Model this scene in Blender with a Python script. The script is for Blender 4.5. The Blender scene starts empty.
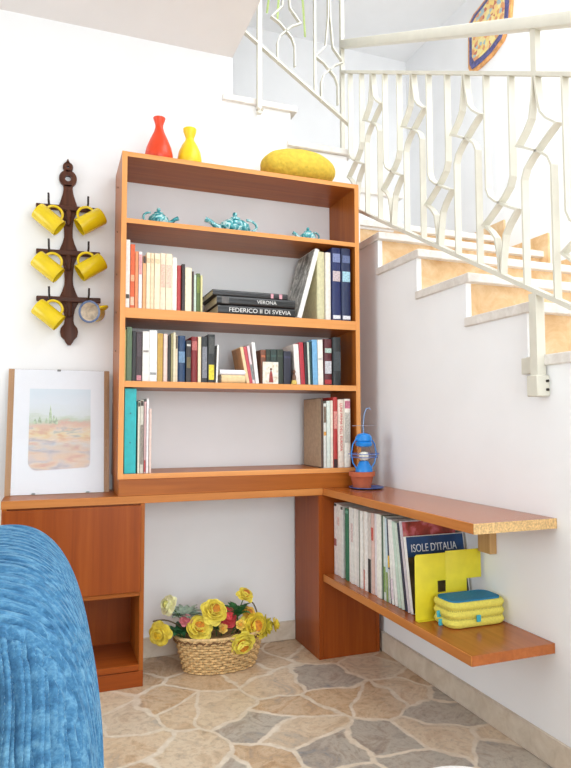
import bpy, bmesh, math, random
from mathutils import Vector, Matrix, Euler
R = random.Random(7)
C = bpy.context.scene.collection
PI = math.pi
# ------------------------------------------------------------------ materials
def lin(c):
    c = c/255.0
    return c/12.92 if c <= 0.04045 else ((c+0.055)/1.055)**2.4
def rgb(c): return (lin(c[0]), lin(c[1]), lin(c[2]), 1)
_M = {}
def new_mat(key):
    m = bpy.data.materials.new(key); m.use_nodes = True
    nt = m.node_tree; nt.nodes.clear()
    o = nt.nodes.new('ShaderNodeOutputMaterial'); b = nt.nodes.new('ShaderNodeBsdfPrincipled')
    nt.links.new(b.outputs[0], o.inputs[0])
    return m, nt, b
def node(nt, t, **kw):
    n = nt.nodes.new(t)
    for k, v in kw.items():
        if k in n.inputs: n.inputs[k].default_value = v
        else: setattr(n, k, v)
    return n
def ramp(nt, fac, stops, interp='LINEAR'):
    r = nt.nodes.new('ShaderNodeValToRGB'); r.color_ramp.interpolation = interp
    e = r.color_ramp.elements
    while len(e) < len(stops): e.new(0.5)
    for i, (p, c) in enumerate(stops):
        e[i].position = p; e[i].color = rgb(c)
    nt.links.new(fac, r.inputs[0]); return r.outputs[0]
def mapped(nt, scale, coord='Object'):
    tc = nt.nodes.new('ShaderNodeTexCoord'); mp = nt.nodes.new('ShaderNodeMapping')
    mp.inputs['Scale'].default_value = scale
    nt.links.new(tc.outputs[coord], mp.inputs[0]); return mp.outputs[0]
def plain(c, rough=.5, var=.06, scale=30, bump=0.0, spec=.5, metal=0, trans=0, sheen=0):
    """one colour with a faint noise in it"""
    key = ('plain', tuple(c), rough, var, scale, bump, spec, metal, trans, sheen)
    if key in _M: return _M[key]
    m, nt, b = new_mat('paint_%d_%d_%d' % tuple(c))
    v = mapped(nt, (1, 1, 1)); n = node(nt, 'ShaderNodeTexNoise', Scale=scale, Detail=3.0)
    nt.links.new(v, n.inputs['Vector'])
    lo = [max(0, x*(1-var)) for x in c]; hi = [min(255, x*(1+var)) for x in c]
    nt.links.new(ramp(nt, n.outputs['Fac'], [(.3, lo), (.7, hi)]), b.inputs['Base Color'])
    b.inputs['Roughness'].default_value = rough; b.inputs['Specular IOR Level'].default_value = spec
    b.inputs['Metallic'].default_value = metal; b.inputs['Transmission Weight'].default_value = trans
    if sheen: b.inputs['Sheen Weight'].default_value = sheen
    if bump:
        bp = node(nt, 'ShaderNodeBump', Strength=bump, Distance=.01)
        nt.links.new(n.outputs['Fac'], bp.inputs['Height']); nt.links.new(bp.outputs[0], b.inputs['Normal'])
    _M[key] = m; return m
def wood(axis, dark, mid, light, rough=.32, fine=1.0):
    key = ('wood', axis, tuple(mid), rough)
    if key in _M: return _M[key]
    m, nt, b = new_mat('varnished_wood')
    s = [38*fine]*3; s['xyz'.index(axis)] = 1.6
    v = mapped(nt, s); n = node(nt, 'ShaderNodeTexNoise', Scale=1.0, Detail=5.0, Roughness=.6, Distortion=.4)
    nt.links.new(v, n.inputs['Vector'])
    nt.links.new(ramp(nt, n.outputs['Fac'], [(.25, dark), (.5, mid), (.75, light)]), b.inputs['Base Color'])
    b.inputs['Roughness'].default_value = rough; b.inputs['Specular IOR Level'].default_value = .5 if rough < .25 else .2
    bp = node(nt, 'ShaderNodeBump', Strength=.04, Distance=.002)
    nt.links.new(n.outputs['Fac'], bp.inputs['Height']); nt.links.new(bp.outputs[0], b.inputs['Normal'])
    _M[key] = m; return m
def case_wood(a): return wood(a, (146, 76, 27), (163, 89, 31), (180, 103, 38))
def polished_wood(a): return wood(a, (150, 79, 34), (168, 92, 40), (184, 106, 50), .2)
def desk_edge(a): return wood(a, (180, 110, 52), (194, 122, 62), (206, 136, 74), .4)
def edge_wood(a): return wood(a, (214, 142, 80), (226, 156, 92), (234, 168, 106), .4)
def red_wood(a): return wood(a, (132, 60, 18), (147, 69, 20), (160, 81, 27), .35)
def dark_wood(a): return wood(a, (62, 36, 26), (84, 48, 34), (106, 64, 44), .4)
def wall_paint(c=(242, 242, 243)): return plain(c, .85, .006, 6, .02)
def stone(c1, c2, c3, sc=9, rough=.5):
    key = ('stone', c1, c2, c3, sc)
    if key in _M: return _M[key]
    m, nt, b = new_mat('stone_slab')
    v = mapped(nt, (1, 1, 1)); n = node(nt, 'ShaderNodeTexNoise', Scale=sc, Detail=8.0, Roughness=.65, Distortion=.6)
    nt.links.new(v, n.inputs['Vector'])
    nt.links.new(ramp(nt, n.outputs['Fac'], [(.3, c1), (.5, c2), (.7, c3)]), b.inputs['Base Color'])
    b.inputs['Roughness'].default_value = rough
    _M[key] = m; return m
# ------------------------------------------------------------------ mesh builder
class MB:
    def __init__(s): s.bm = bmesh.new()
    def box(s, x0, x1, y0, y1, z0, z1, bev=0.0, seg=1):
        r = bmesh.ops.create_cube(s.bm, size=1.0); vs = r['verts']
        for v in vs:
            v.co = Vector((x0+(v.co.x+.5)*(x1-x0), y0+(v.co.y+.5)*(y1-y0), z0+(v.co.z+.5)*(z1-z0)))
        if bev > 0:
            es = list({e for v in vs for e in v.link_edges})
            bmesh.ops.bevel(s.bm, geom=es, offset=bev, segments=seg, profile=.5, affect='EDGES')
        return s
    def prism(s, pts, axis, a0, a1, bev=0.0):
        """closed outline pts (two coords in the cyclic order left after axis) pushed from a0 to a1 along axis"""
        def mk(u, w, a):
            return {'x': (a, u, w), 'y': (u, a, w), 'z': (u, w, a)}[axis]
        lo = [s.bm.verts.new(mk(u, w, a0)) for u, w in pts]; hi = [s.bm.verts.new(mk(u, w, a1)) for u, w in pts]
        n = len(pts); fs = [s.bm.faces.new(lo[::-1]), s.bm.faces.new(hi)]
        for i in range(n): fs.append(s.bm.faces.new((lo[i], lo[(i+1) % n], hi[(i+1) % n], hi[i])))
        bmesh.ops.recalc_face_normals(s.bm, faces=fs)
        if bev > 0:
            es = list({e for f in fs[:2] for e in f.edges})
            bmesh.ops.bevel(s.bm, geom=es, offset=bev, segments=2, profile=.5, affect='EDGES')
        return s
    def lathe(s, prof, c=(0, 0, 0), seg=28, M=None, sx=1.0, sy=1.0, ring=False):
        rings = []
        for r, z in prof:
            if r < 1e-6: rings.append([s.bm.verts.new((c[0], c[1], c[2]+z))]); continue
            rings.append([s.bm.verts.new((c[0]+sx*r*math.cos(2*PI*k/seg), c[1]+sy*r*math.sin(2*PI*k/seg), c[2]+z)) for k in range(seg)])
        fs = []
        for a, b in zip(rings, rings[1:]+([rings[0]] if ring else [])):
            for k in range(seg):
                k2 = (k+1) % seg
                if len(a) == 1 and len(b) == 1: continue
                if len(a) == 1: fs.append(s.bm.faces.new((a[0], b[k2], b[k])))
                elif len(b) == 1: fs.append(s.bm.faces.new((a[k], a[k2], b[0])))
                else: fs.append(s.bm.faces.new((a[k], a[k2], b[k2], b[k])))
        for r in (rings[0], rings[-1]):
            if len(r) > 1 and not ring: fs.append(s.bm.faces.new(r))
        bmesh.ops.recalc_face_normals(s.bm, faces=fs)
        if M is not None: bmesh.ops.transform(s.bm, matrix=M, verts=[v for r in rings for v in r])
        return s
    def tube(s, pts, r, seg=8, closed=False):
        pts = [Vector(p) for p in pts]; n = len(pts)
        rad = r if isinstance(r, (list, tuple)) else [r]*n
        rings = []; up = None
        for i, p in enumerate(pts):
            if closed: t = pts[(i+1) % n]-pts[i-1]
            else: t = pts[min(i+1, n-1)]-pts[max(i-1, 0)]
            if t.length < 1e-9: t = Vector((0, 0, 1))
            t.normalize()
            if up is None:
                up = Vector((0, 0, 1)) if abs(t.z) < .9 else Vector((1, 0, 0))
            u = up-t*up.dot(t)
            if u.length < 1e-6: u = t.orthogonal()
            u.normalize(); up = u; w = t.cross(u)
            rings.append([s.bm.verts.new(p+rad[i]*(math.cos(2*PI*k/seg)*u+math.sin(2*PI*k/seg)*w)) for k in range(seg)])
        fs = []; m = n if closed else n-1
        for i in range(m):
            a, b = rings[i], rings[(i+1) % n]
            for k in range(seg): fs.append(s.bm.faces.new((a[k], a[(k+1) % seg], b[(k+1) % seg], b[k])))
        if not closed: fs += [s.bm.faces.new(rings[0]), s.bm.faces.new(rings[-1])]
        bmesh.ops.recalc_face_normals(s.bm, faces=fs)
        return s
    def ribbon(s, pts, th, x0, x1):
        """flat bar following pts (y, z), thickness th in that plane, width x0..x1"""
        P = [Vector(p) for p in pts]; L = []; Rr = []
        for i, p in enumerate(P):
            d0 = (P[i]-P[i-1]).normalized() if i else None
            d1 = (P[i+1]-P[i]).normalized() if i < len(P)-1 else None
            d = (d0 or d1) if (d0 is None or d1 is None) else (d0+d1).normalized()
            nrm = Vector((-d.y, d.x)); k = 1.0
            if d0 and d1: k = 1/max(.45, nrm.dot(Vector((-d0.y, d0.x))))
            L.append(p+nrm*th/2*k); Rr.append(p-nrm*th/2*k)
        n = len(P); vs = [[s.bm.verts.new((x, q.x, q.y)) for x in (x0, x1) for q in (L[i], Rr[i])] for i in range(n)]
        fs = []
        for a, b in zip(vs, vs[1:]):
            for i, j in ((0, 1), (1, 3), (3, 2), (2, 0)): fs.append(s.bm.faces.new((a[i], a[j], b[j], b[i])))
        for e in (vs[0], vs[-1]): fs.append(s.bm.faces.new((e[0], e[1], e[3], e[2])))
        bmesh.ops.recalc_face_normals(s.bm, faces=fs)
        return s
    def grid(s, fn, nu, nv, wrap_u=False):
        vs = [[s.bm.verts.new(fn(i/(nu if wrap_u else nu-1), j/(nv-1))) for j in range(nv)] for i in range(nu)]
        fs = []
        for i in range(nu if wrap_u else nu-1):
            for j in range(nv-1):
                fs.append(s.bm.faces.new((vs[i][j], vs[(i+1) % nu][j], vs[(i+1) % nu][j+1], vs[i][j+1])))
        bmesh.ops.recalc_face_normals(s.bm, faces=fs)
        return s
    def move(s, M): bmesh.ops.transform(s.bm, matrix=M, verts=s.bm.verts); return s
WM = {}
def finish(o, parent, M):
    C.objects.link(o)
    if parent is not None: o.parent = parent
    WM[o.name] = M
    return o
def build(name, mb, mat, parent=None, local=False, smooth=True, origin=None):
    """ONE mesh object; geometry given in world coordinates unless local"""
    if parent is not None:
        M = WM[parent.name].copy()
        if not local: bmesh.ops.transform(mb.bm, matrix=M.inverted(), verts=mb.bm.verts)
    else:
        M = Matrix.Translation(origin) if origin else Matrix.Identity(4)
        if origin and not local: bmesh.ops.transform(mb.bm, matrix=M.inverted(), verts=mb.bm.verts)
    me = bpy.data.meshes.new(name); mb.bm.to_mesh(me); mb.bm.free()
    if smooth:
        me.shade_smooth(); me.set_sharp_from_angle(angle=math.radians(38))
    me.materials.append(mat)
    o = bpy.data.objects.new(name, me)
    if parent is None and origin: o.location = origin
    return finish(o, parent, M)
def thing(name, label, cat, loc=(0, 0, 0), rot=(0, 0, 0), group=None):
    o = bpy.data.objects.new(name, None); o.empty_display_size = .05
    o.location = loc; o.rotation_euler = rot
    o['label'] = label; o['category'] = cat
    if group: o['group'] = group
    return finish(o, None, Matrix.Translation(loc) @ Euler(rot).to_matrix().to_4x4())
def tag(o, label, cat, group=None):
    o['label'] = label; o['category'] = cat
    if group: o['group'] = group
    return o
def struct(name, mb, mat, parent=None, smooth=True):
    o = build(name, mb, mat, parent, smooth=smooth)
    if parent is None: o['kind'] = 'structure'
    return o
def text_mb(body, width, height, M):
    cu = bpy.data.curves.new('lettering', 'FONT'); cu.body = body; cu.size = 1.0; cu.extrude = .02
    t = bpy.data.objects.new('lettering', cu); C.objects.link(t)
    dg = bpy.context.evaluated_depsgraph_get()
    me = bpy.data.meshes.new_from_object(t.evaluated_get(dg))
    bpy.data.objects.remove(t); bpy.data.curves.remove(cu)
    mb = MB(); mb.bm.from_mesh(me); bpy.data.meshes.remove(me)
    xs = [v.co.x for v in mb.bm.verts]; ys = [v.co.y for v in mb.bm.verts]
    x0, x1, y0, y1 = min(xs), max(xs), min(ys), max(ys)
    for v in mb.bm.verts:
        v.co = Vector(((v.co.x-(x0+x1)/2)/(x1-x0)*width, (v.co.y-(y0+y1)/2)/(y1-y0)*height, v.co.z/.02*.0004))
    return mb.move(M)
def axes(x, y, o):
    x = Vector(x); y = Vector(y); z = x.cross(y); m = Matrix((x, y, z)).transposed().to_4x4(); m.translation = Vector(o); return m
# ------------------------------------------------------------------ key sizes (metres)
W = 1.1505                       # right wall face
BW, BT, BF = 1.0502, 2.0872, -.2785   # bookcase width, top, front
DF = -.2937                      # desk front
# ------------------------------------------------------------------ room shell
def floor_material():
    m, nt, b = new_mat('crazy_paving')
    tc = node(nt, 'ShaderNodeTexCoord'); obj = tc.outputs['Object']
    def noise(sc, det, ro, dist=0.0):
        n = node(nt, 'ShaderNodeTexNoise', Scale=sc, Detail=det, Roughness=ro, Distortion=dist); nt.links.new(obj, n.inputs['Vector']); return n
    def mix(fac, a, c, mode='MIX'):
        q = node(nt, 'ShaderNodeMixRGB', blend_type=mode)
        if isinstance(fac, float): q.inputs[0].default_value = fac
        else: nt.links.new(fac, q.inputs[0])
        for k, v in ((1, a), (2, c)):
            if isinstance(v, tuple): q.inputs[k].default_value = v
            else: nt.links.new(v, q.inputs[k])
        return q.outputs[0]
    warp = mix(.16, obj, noise(4.0, 2.0, .5).outputs['Color'], 'ADD')
    warp = mix(.022, warp, noise(24.0, 3.0, .6).outputs['Color'], 'ADD')
    v1 = node(nt, 'ShaderNodeTexVoronoi', voronoi_dimensions='2D', feature='F1', Scale=5.0)
    v2 = node(nt, 'ShaderNodeTexVoronoi', voronoi_dimensions='2D', feature='DISTANCE_TO_EDGE', Scale=5.0)
    for v in (v1, v2): nt.links.new(warp, v.inputs['Vector'])
    hs = node(nt, 'ShaderNodeSeparateColor'); nt.links.new(v1.outputs['Color'], hs.inputs[0])
    base = ramp(nt, hs.outputs[0], [(0, (214, 196, 172)), (.16, (192, 158, 122)), (.32, (136, 144, 150)), (.41, (212, 188, 160)), (.55, (180, 146, 112)), (.68, (208, 194, 176)), (.80, (146, 150, 152)), (.88, (200, 172, 142))], 'CONSTANT')
    vein = ramp(nt, noise(7.0, 8.0, .7, 1.2).outputs['Fac'], [(.32, (124, 98, 70)), (.42, (192, 160, 122)), (.50, (222, 206, 180)), (.58, (194, 168, 136)), (.68, (134, 138, 140))])
    col = mix(.46, base, vein)
    spots = ramp(nt, noise(46.0, 6.0, .7).outputs['Fac'], [(.36, (150, 130, 110)), (.5, (255, 250, 244))])
    col = mix(.32, col, spots, 'MULTIPLY')
    edge = node(nt, 'ShaderNodeMapRange'); edge.inputs['From Min'].default_value = .026; edge.inputs['From Max'].default_value = .055
    nt.links.new(v2.outputs['Distance'], edge.inputs['Value'])
    joint = ramp(nt, noise(30.0, 4.0, .6).outputs['Fac'], [(.3, (206, 190, 168)), (.7, (230, 217, 198))])
    nt.links.new(mix(edge.outputs[0], joint, col), b.inputs['Base Color']); b.inputs['Roughness'].default_value = .28
    bp = node(nt, 'ShaderNodeBump', Strength=.2, Distance=.003); nt.links.new(edge.outputs[0], bp.inputs['Height']); nt.links.new(bp.outputs[0], b.inputs['Normal'])
    return m
YF, XL, ZC, ZU = -4.6, -4.2, 2.74, 3.6     # wall behind camera, left wall, ceiling, upper ceiling
LW = 'wall_paint'
struct('floor', MB().box(XL-.1, 2.2, YF-.1, .1, -.1, 0), floor_material())
# steps of the lower flight: (nose y, tread top z); run .3205, rise .1655
STEPS = [(-.304, 1.8741), (-.6265, 1.709), (-.949, 1.5365), (-1.2535, 1.3765), (-1.574, 1.204), (-1.895, 1.036), (-2.215, .868), (-2.536, .70), (-2.857, .532), (-3.178, .364), (-3.498, .196)]
TH = .033
# right wall: face x=W, stepped top under the treads
pts = [(0.1, 0), (0.1, 2.009), (0.05, 2.009), (0.05, STEPS[0][1]-TH)]
for i, (ny, z) in enumerate(STEPS):
    pts.append((ny+.03, z-TH))
    if i < len(STEPS)-1: pts.append((ny+.03, STEPS[i+1][1]-TH))
pts += [(STEPS[-1][0]+.03, 0)]
struct('wall_right', MB().prism(pts, 'x', W, W+.022), wall_paint(), smooth=False)
# back wall: stepped top under the upper flight
struct('wall_back', MB().prism([(XL-.1, 0), (W+.05, 0), (W+.05, 2.18), (1.13, 2.18), (1.13, 2.345), (.825, 2.345), (.825, 2.52), (.53, 2.52), (.53, ZC+.05), (XL-.1, ZC+.05)], 'y', 0, .1), wall_paint(), smooth=False)
struct('wall_left', MB().box(XL-.1, XL, YF, .1, 0, .3).box(XL-.1, XL, YF, .1, 2.5, ZU).box(XL-.1, XL, YF, -2.6, .3, 2.5).box(XL-.1, XL, -.4, .1, .3, 2.5), wall_paint(), smooth=False)
struct('wall_front', MB().box(XL, 2.2, YF-.1, YF, 0, .15).box(XL, 2.2, YF-.1, YF, 2.5, ZU).box(XL, -.7, YF-.1, YF, .15, 2.5).box(1.7, 2.2, YF-.1, YF, .15, 2.5), wall_paint(), smooth=False)
struct('ceiling', MB().box(XL, .53, YF, 0.4, ZC, ZC+.28), wall_paint((232, 228, 227)), smooth=False)
struct('wall_stairwell_right', MB().box(2.1, 2.2, YF, 1.1, 0, ZU), wall_paint(), smooth=False)
struct('wall_stairwell_back', MB().box(-1.2, 2.1, 1.0, 1.1, 1.5, ZU), wall_paint(), smooth=False)
struct('wall_stairwell_left', MB().box(-1.3, -1.2, 0.1, 1.1, 1.5, ZU), wall_paint(), smooth=False)
# upper ceiling, with an unseen opening added over the stairs to let light in
struct('ceiling_stairwell', MB().box(-1.3, 2.2, -.6, 1.1, ZU, ZU+.1).box(.4, 2.2, YF, -3.6, ZU, ZU+.1).box(.2, .6, -3.6, -.6, ZU, ZU+.1), wall_paint(), smooth=False)
struct('wall_upper_left', MB().box(.42, .53, YF, -.0, ZC+.28, ZU), wall_paint(), smooth=False)
base_stone = stone((196, 180, 160), (210, 196, 178), (222, 210, 194), 14, .35)
struct('baseboard_back', MB().box(XL, W-.012, -.012, 0, 0, .0844, .002), base_stone)
struct('baseboard_right', MB().box(W-.012, W, YF, 0, 0, .0844, .002), base_stone)
# staircase
tread_stone = stone((214, 206, 198), (226, 220, 213), (238, 233, 228), 26, .4)
riser_stone = stone((205, 158, 104), (222, 184, 136), (236, 208, 168), 11, .45)
st = bpy.data.objects.new('staircase', None); finish(st, None, Matrix.Identity(4)); st['kind'] = 'structure'
prev_back = .02
for i, (ny, z) in enumerate(STEPS):
    build('tread', MB().box(W-.012, 2.1, ny, prev_back+.03, z-TH, z, .003), tread_stone, st)
    zl = STEPS[i+1][1] if i+1 < len(STEPS) else 0
    build('riser', MB().box(W+.022, 2.1, ny+.03, ny+.05, zl, z-TH), riser_stone, st)
    prev_back = ny
build('landing', MB().box(W-.012, 2.1, .02, 1.0, 2.042-TH, 2.042, .003), tread_stone, st)
build('riser', MB().box(W+.022, 2.1, .05, .07, STEPS[0][1], 2.042-TH), riser_stone, st)
sk = []
for ny, z in STEPS[::-1]:
    sk += [(ny-.03, (sk[-1][1] if sk else z)), (ny-.03, z+.085)]
sk += [(-.01, sk[-1][1]), (-.01, 2.127), (.99, 2.127), (.99, 2.0), (.1, 1.9), (-.25, 1.78), (-3.45, .05)]
build('skirting', MB().prism(sk, 'x', 2.088, 2.1), riser_stone, st, smooth=False)
for x1, x0, z in [(1.47, 1.13, 2.21), (1.16, .825, 2.377), (.855, .50, 2.55), (.56, .2, 2.722)]:
    build('tread', MB().box(x0-.02, x1, (.1 if x1 < .6 else -.02) if x1 < 1.4 else .02, 1.0, z-.030, z, .003), tread_stone, st)
    build('riser', MB().box(x1-.05, x1-.03, (.1 if x1 < .6 else .02) if x1 < 1.4 else .05, 1.0, z-.17, z-.030), wall_paint(), st)
build('step_block', MB().box(1.2, 1.42, .04, .9, 2.0, 2.181), wall_paint(), st)
# ------------------------------------------------------------------ stair railings
iron = plain((214, 210, 196), .4, .015, 20)
RX = W-.022
def mid_z(y): return 1.992+.5490*(y+1.45)
def low_z(y): return 1.4033+.5400*(y*-1*-1+1.285)
rail = thing('stair_railing', 'cream painted iron balustrade with diamond twists climbing beside the stone steps', 'railing', (RX, -1.29, 1.1))
ya, yb = -2.2, .03
build('handrail', MB().prism([(ya, 2.132+.538*(ya+1.4554)), (yb, 2.132+.538*(yb+1.4554)), (yb, 2.176+.538*(yb+1.4554)), (ya, 2.176+.538*(ya+1.4554))], 'x', RX-.02, RX+.02, .006), iron, rail)
build('mid_rail', MB().prism([(ya, mid_z(ya)-.006), (yb, mid_z(yb)-.006), (yb, mid_z(yb)+.008), (ya, mid_z(ya)+.008)], 'x', RX-.013, RX+.013), iron, rail)
build('bottom_rail', MB().prism([(ya, low_z(ya)-.008), (.02, low_z(.02)-.008), (.02, low_z(.02)+.008), (ya, low_z(ya)+.008)], 'x', RX-.014, RX+.014), iron, rail)
P = .3445; c0 = -1.316
def up_motif(c):
    t = mid_z(c)-.004; mb = MB()
    for s in (-1, 1):
        e = c+.061*s
        mb.ribbon([(c-.004*s, t), (c-.010*s, t-.06), (c-.022*s, t-.125), (c-.045*s, t-.155), (c-.083*s, t-.188), (c-.05*s, t-.206), (c+.02*s, t-.250), (c+.048*s, t-.275), (e, t-.305), (e, low_z(e))], .007, RX-.0128, RX+.0128)
    return mb
def down_motif(c):
    b = low_z(c)+.004; mb = MB()
    for s in (-1, 1):
        e = c+.061*s
        mb.ribbon([(c-.004*s, b), (c-.010*s, b+.06), (c-.022*s, b+.125), (c-.045*s, b+.155), (c-.083*s, b+.188), (c-.05*s, b+.206), (c+.02*s, b+.250), (c+.048*s, b+.275), (e, b+.305), (e, mid_z(e))], .007, RX-.0128, RX+.0128)
    return mb
for k in range(-2, 5):
    c = c0+P*k
    if c < -.02: build('baluster', up_motif(c), iron, rail, smooth=False)
    if c+P/2 < -.02: build('baluster', down_motif(c+P/2), iron, rail, smooth=False)
build('post', MB().box(RX-.0155, RX+.0165, -1.305, -1.275, 1.14, low_z(-1.305)-.002), iron, rail)
build('post', MB().box(RX-.011, RX+.011, -1.327, -1.305, mid_z(-1.316), 2.132+.538*(-1.316+1.4554)+.01), iron, rail)
build('post', MB().box(RX-.010, RX+.010, .034, .054, 2.042, 3.25), iron, rail)
cl = build('wall_bracket', MB().box(RX-.026, W, -1.314, -1.268, 1.078, 1.142, .003).box(W-.02, W, -1.262, -1.215, 1.15, 1.20, .002), iron, rail)
for z in (1.124, 1.098): build('screw', MB().lathe([(0, 0), (.0042, 0), (.0042, .006), (0, .008)], M=Matrix.Translation((RX+.010, -1.314, z)) @ Matrix.Rotation(PI/2, 4, 'X'), seg=10), plain((70, 66, 62), .4, metal=1), cl)
r2 = thing('upper_railing', 'cream iron balustrade of the upper stair flight above the bookcase', 'railing', (.65, -.03, 2.45))
UY = -.034
def uz(x): return 2.5063+.657*(1.1133-x)
build('bottom_rail', MB().prism([(1.13, uz(1.13)-.006), (.2, uz(.2)-.006), (.2, uz(.2)+.006), (1.13, uz(1.13)+.006)], 'y', UY-.012, UY+.012), iron, r2)
build('handrail', MB().prism([(1.13, uz(1.13)+.75), (.35, uz(.35)+.75), (.35, uz(.35)+.785), (1.13, uz(1.13)+.785)], 'y', UY-.02, UY+.02, .006), iron, r2)
pb = build('post', MB().box(.642, .664, UY-.011, UY+.011, 2.47, 3.56), iron, r2)
build('screw', MB().tube([(.645, UY-.014, 2.487), (.645, UY, 2.487)], .007, 8).tube([(.664, UY-.014, 2.487), (.664, UY, 2.487)], .007, 8), plain((150, 140, 125), .4, metal=1), pb)
build('baluster', MB().box(.937, .947, UY-.008, UY+.008, uz(.942), uz(.942)+.75), iron, r2)
for c in (1.02, .79):
    mb = MB(); b = uz(c)+.02
    for s in (-1, 1):
        mb.ribbon([(c-.045*s, b), (c-.045*s, b+.10), (c-.03*s, b+.14), (c+.03*s, b+.20), (c+.075*s, b+.225), (c+.02*s, b+.29), (c+.005*s, b+.45), (c+.004*s, uz(c)+.75)], .0065, UY-.010, UY+.010)
    # the bars were laid out in (x, z): turn them from the y-z plane into the x-z plane
    for v in mb.bm.verts: v.co = Vector((v.co.y, v.co.x, v.co.z))
    bmesh.ops.reverse_faces(mb.bm, faces=mb.bm.faces)
    build('baluster', mb, iron, r2, smooth=False)
# strap leaves hanging by the upper railing
pl = thing('hanging_plant', 'pale green strap leaves hanging down behind the upper stair railing', 'plant', (.83, .12, 3.45))
leafm = plain((176, 196, 120), .5, .1, 12)
build('plant_pot', MB().lathe([(0, 0), (.06, 0), (.085, .10), (.09, .10), (.09, .11), (.08, .11), (.07, .03), (0, .03)], (.83, .12, 3.40)), plain((222, 214, 200), .5), pl)
for x, zb in [(.745, 3.06), (.80, 3.02), (.955, 2.98), (.985, 3.2)]:
    q = [(.83+(x-.83)*t, .12-.04*math.sin(t*PI), 3.47+.05*math.sin(t*PI*.8)-(3.47-zb)*t**2.2) for t in [i/10 for i in range(11)]]
    mb = MB(); mb.grid(lambda u, v: Vector(q[round(u*10)])+Vector(((v-.5)*.022*(1-.5*u), .004*abs(v-.5), 0)), 11, 3)
    bmesh.ops.solidify(mb.bm, geom=mb.bm.faces[:], thickness=.002)
    build('leaf', mb, leafm, pl)
# ornamental plaque on the far stair wall
def plaque_material():
    m, nt, b = new_mat('painted_plaque')
    v = mapped(nt, (1, 1, 1)); n = node(nt, 'ShaderNodeTexVoronoi', Scale=44.0); nt.links.new(v, n.inputs['Vector'])
    hs = node(nt, 'ShaderNodeSeparateColor'); nt.links.new(n.outputs['Color'], hs.inputs[0])
    nt.links.new(ramp(nt, hs.outputs[0], [(0, (242, 214, 130)), (.25, (226, 160, 110)), (.42, (240, 224, 160)), (.6, (170, 194, 200)), (.72, (240, 204, 140)), (.90, (206, 120, 96))], 'CONSTANT'), b.inputs['Base Color'])
    b.inputs['Roughness'].default_value = .6; return m
out = [(.262, 3.423), (.270, 3.15), (.245, 3.10), (.15, 3.095), (.05, 3.105), (-.045, 3.14), (-.108, 3.22), (-.125, 3.33), (-.115, 3.46), (-.05, 3.52), (.02, 3.50), (.10, 3.475), (.21, 3.455)]
cx_, cz_ = .075, 3.31
def shrink(k): return [(cx_+(a-cx_)*k, cz_+(b-cz_)*k) for a, b in out]
pq = thing('wall_plaque', 'many-sided orange and blue ornamental plaque on the white stair wall', 'wall plaque', (2.09, .075, 3.31))
build('frame', MB().prism(out, 'x', 2.084, 2.1, .003), plain((226, 160, 96), .5, .15, 40), pq)
build('border', MB().prism(shrink(.90), 'x', 2.080, 2.0845), plain((88, 88, 140), .5, .2, 60), pq)
build('painted_panel', MB().prism(shrink(.74), 'x', 2.076, 2.0805), plaque_material(), pq)
# ------------------------------------------------------------------ fitted furniture
cab = thing('low_cabinet', 'reddish-brown wooden cabinet with plain door above an open compartment, left of the flower basket', 'cabinet', (-.152, -.15, 0))
x0, x1 = -.406, .1035; t = .017
build('side_panel', MB().box(x1-t, x1, DF, -.014, .058, .690, .001), case_wood('z'), cab)
build('side_panel', MB().box(x0, x0+t, DF, -.014, .058, .690, .001), case_wood('z'), cab)
build('back_panel', MB().box(x0+t, x1-t, -.024, -.014, .06, .690), red_wood('z'), cab)
build('bottom_board', MB().box(x0+t, x1-t, DF, -.024, .060, .083, .001), red_wood('x'), cab)
build('divider', MB().box(x0+t, x1-t, DF+.004, -.024, .338, .3535, .001), case_wood('x'), cab)
build('plinth', MB().box(x0, x1, DF-.002, -.05, 0, .058, .001), red_wood('x'), cab)
build('door', MB().box(x0+.004, x1-.0135, DF-.004, DF+.012, .3555, .6845, .0015), red_wood('z'), cab)
build('top_board', MB().box(x0+t, x1-t, DF+.014, -.024, .674, .690), red_wood('x'), cab)
dk = thing('desk', 'long wooden desk top running from the cabinet to the corner under the bookcase', 'desk', (.2, -.15, .69))
build('board', MB().box(x0-.002, .8580, DF+.004, -.001, .6907, .72), case_wood('x'), dk)
build('edge_strip', MB().box(x0-.002, .8580, DF, DF+.004, .6907, .72, .001), desk_edge('x'), dk)
ped = thing('desk_pedestal', 'square wooden pedestal standing on the floor in the corner under the shelves', 'pedestal', (.98, -.15, 0))
build('side_panel', MB().box(.8373, .8550, DF, -.014, 0, .6900, .001), red_wood('z'), ped)
build('side_panel', MB().box(1.109, 1.126, DF, -.014, 0, .6900, .001), red_wood('z'), ped)
build('front_panel', MB().box(.8552, 1.1088, DF+.001, DF+.018, 0, .6900, .001), red_wood('z'), ped)
us = thing('wall_shelf', 'upper wooden shelf along the right wall with bare chipboard end, carrying the blue lantern', 'shelf', (1.0, -.8, .69))
build('board', MB().box(.8620, W-.001, -1.323, -.002, .6907, .72), polished_wood('y'), us)
build('edge_strip', MB().box(.8580, .8620, -1.323, DF-.0005, .6907, .72, .0012), desk_edge('y'), us)
e = build('end_face', MB().box(.858, W-.001, -1.3256, -1.323, .6907, .72), plain((204, 168, 116), .8, .15, 150, .3), us); e['label'] = 'bare speckled chipboard end'
ls = thing('wall_shelf', 'lower wooden shelf along the right wall holding the row of books and the pencil case', 'shelf', (1.0, -.8, .327))
build('board', MB().box(.8600, W-.001, -1.3044, DF-.003, .3270, .3561), polished_wood('y'), ls)
build('edge_strip', MB().box(.8560, .8600, -1.3044, DF-.003, .3270, .3561, .0012), desk_edge('y'), ls)
br = build('wall_batten', MB().box(W-.028, W-.0005, -1.056, -.993, .566, .6902, .001), wood('z', (168, 128, 80), (190, 150, 98), (206, 168, 118), .6))
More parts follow.
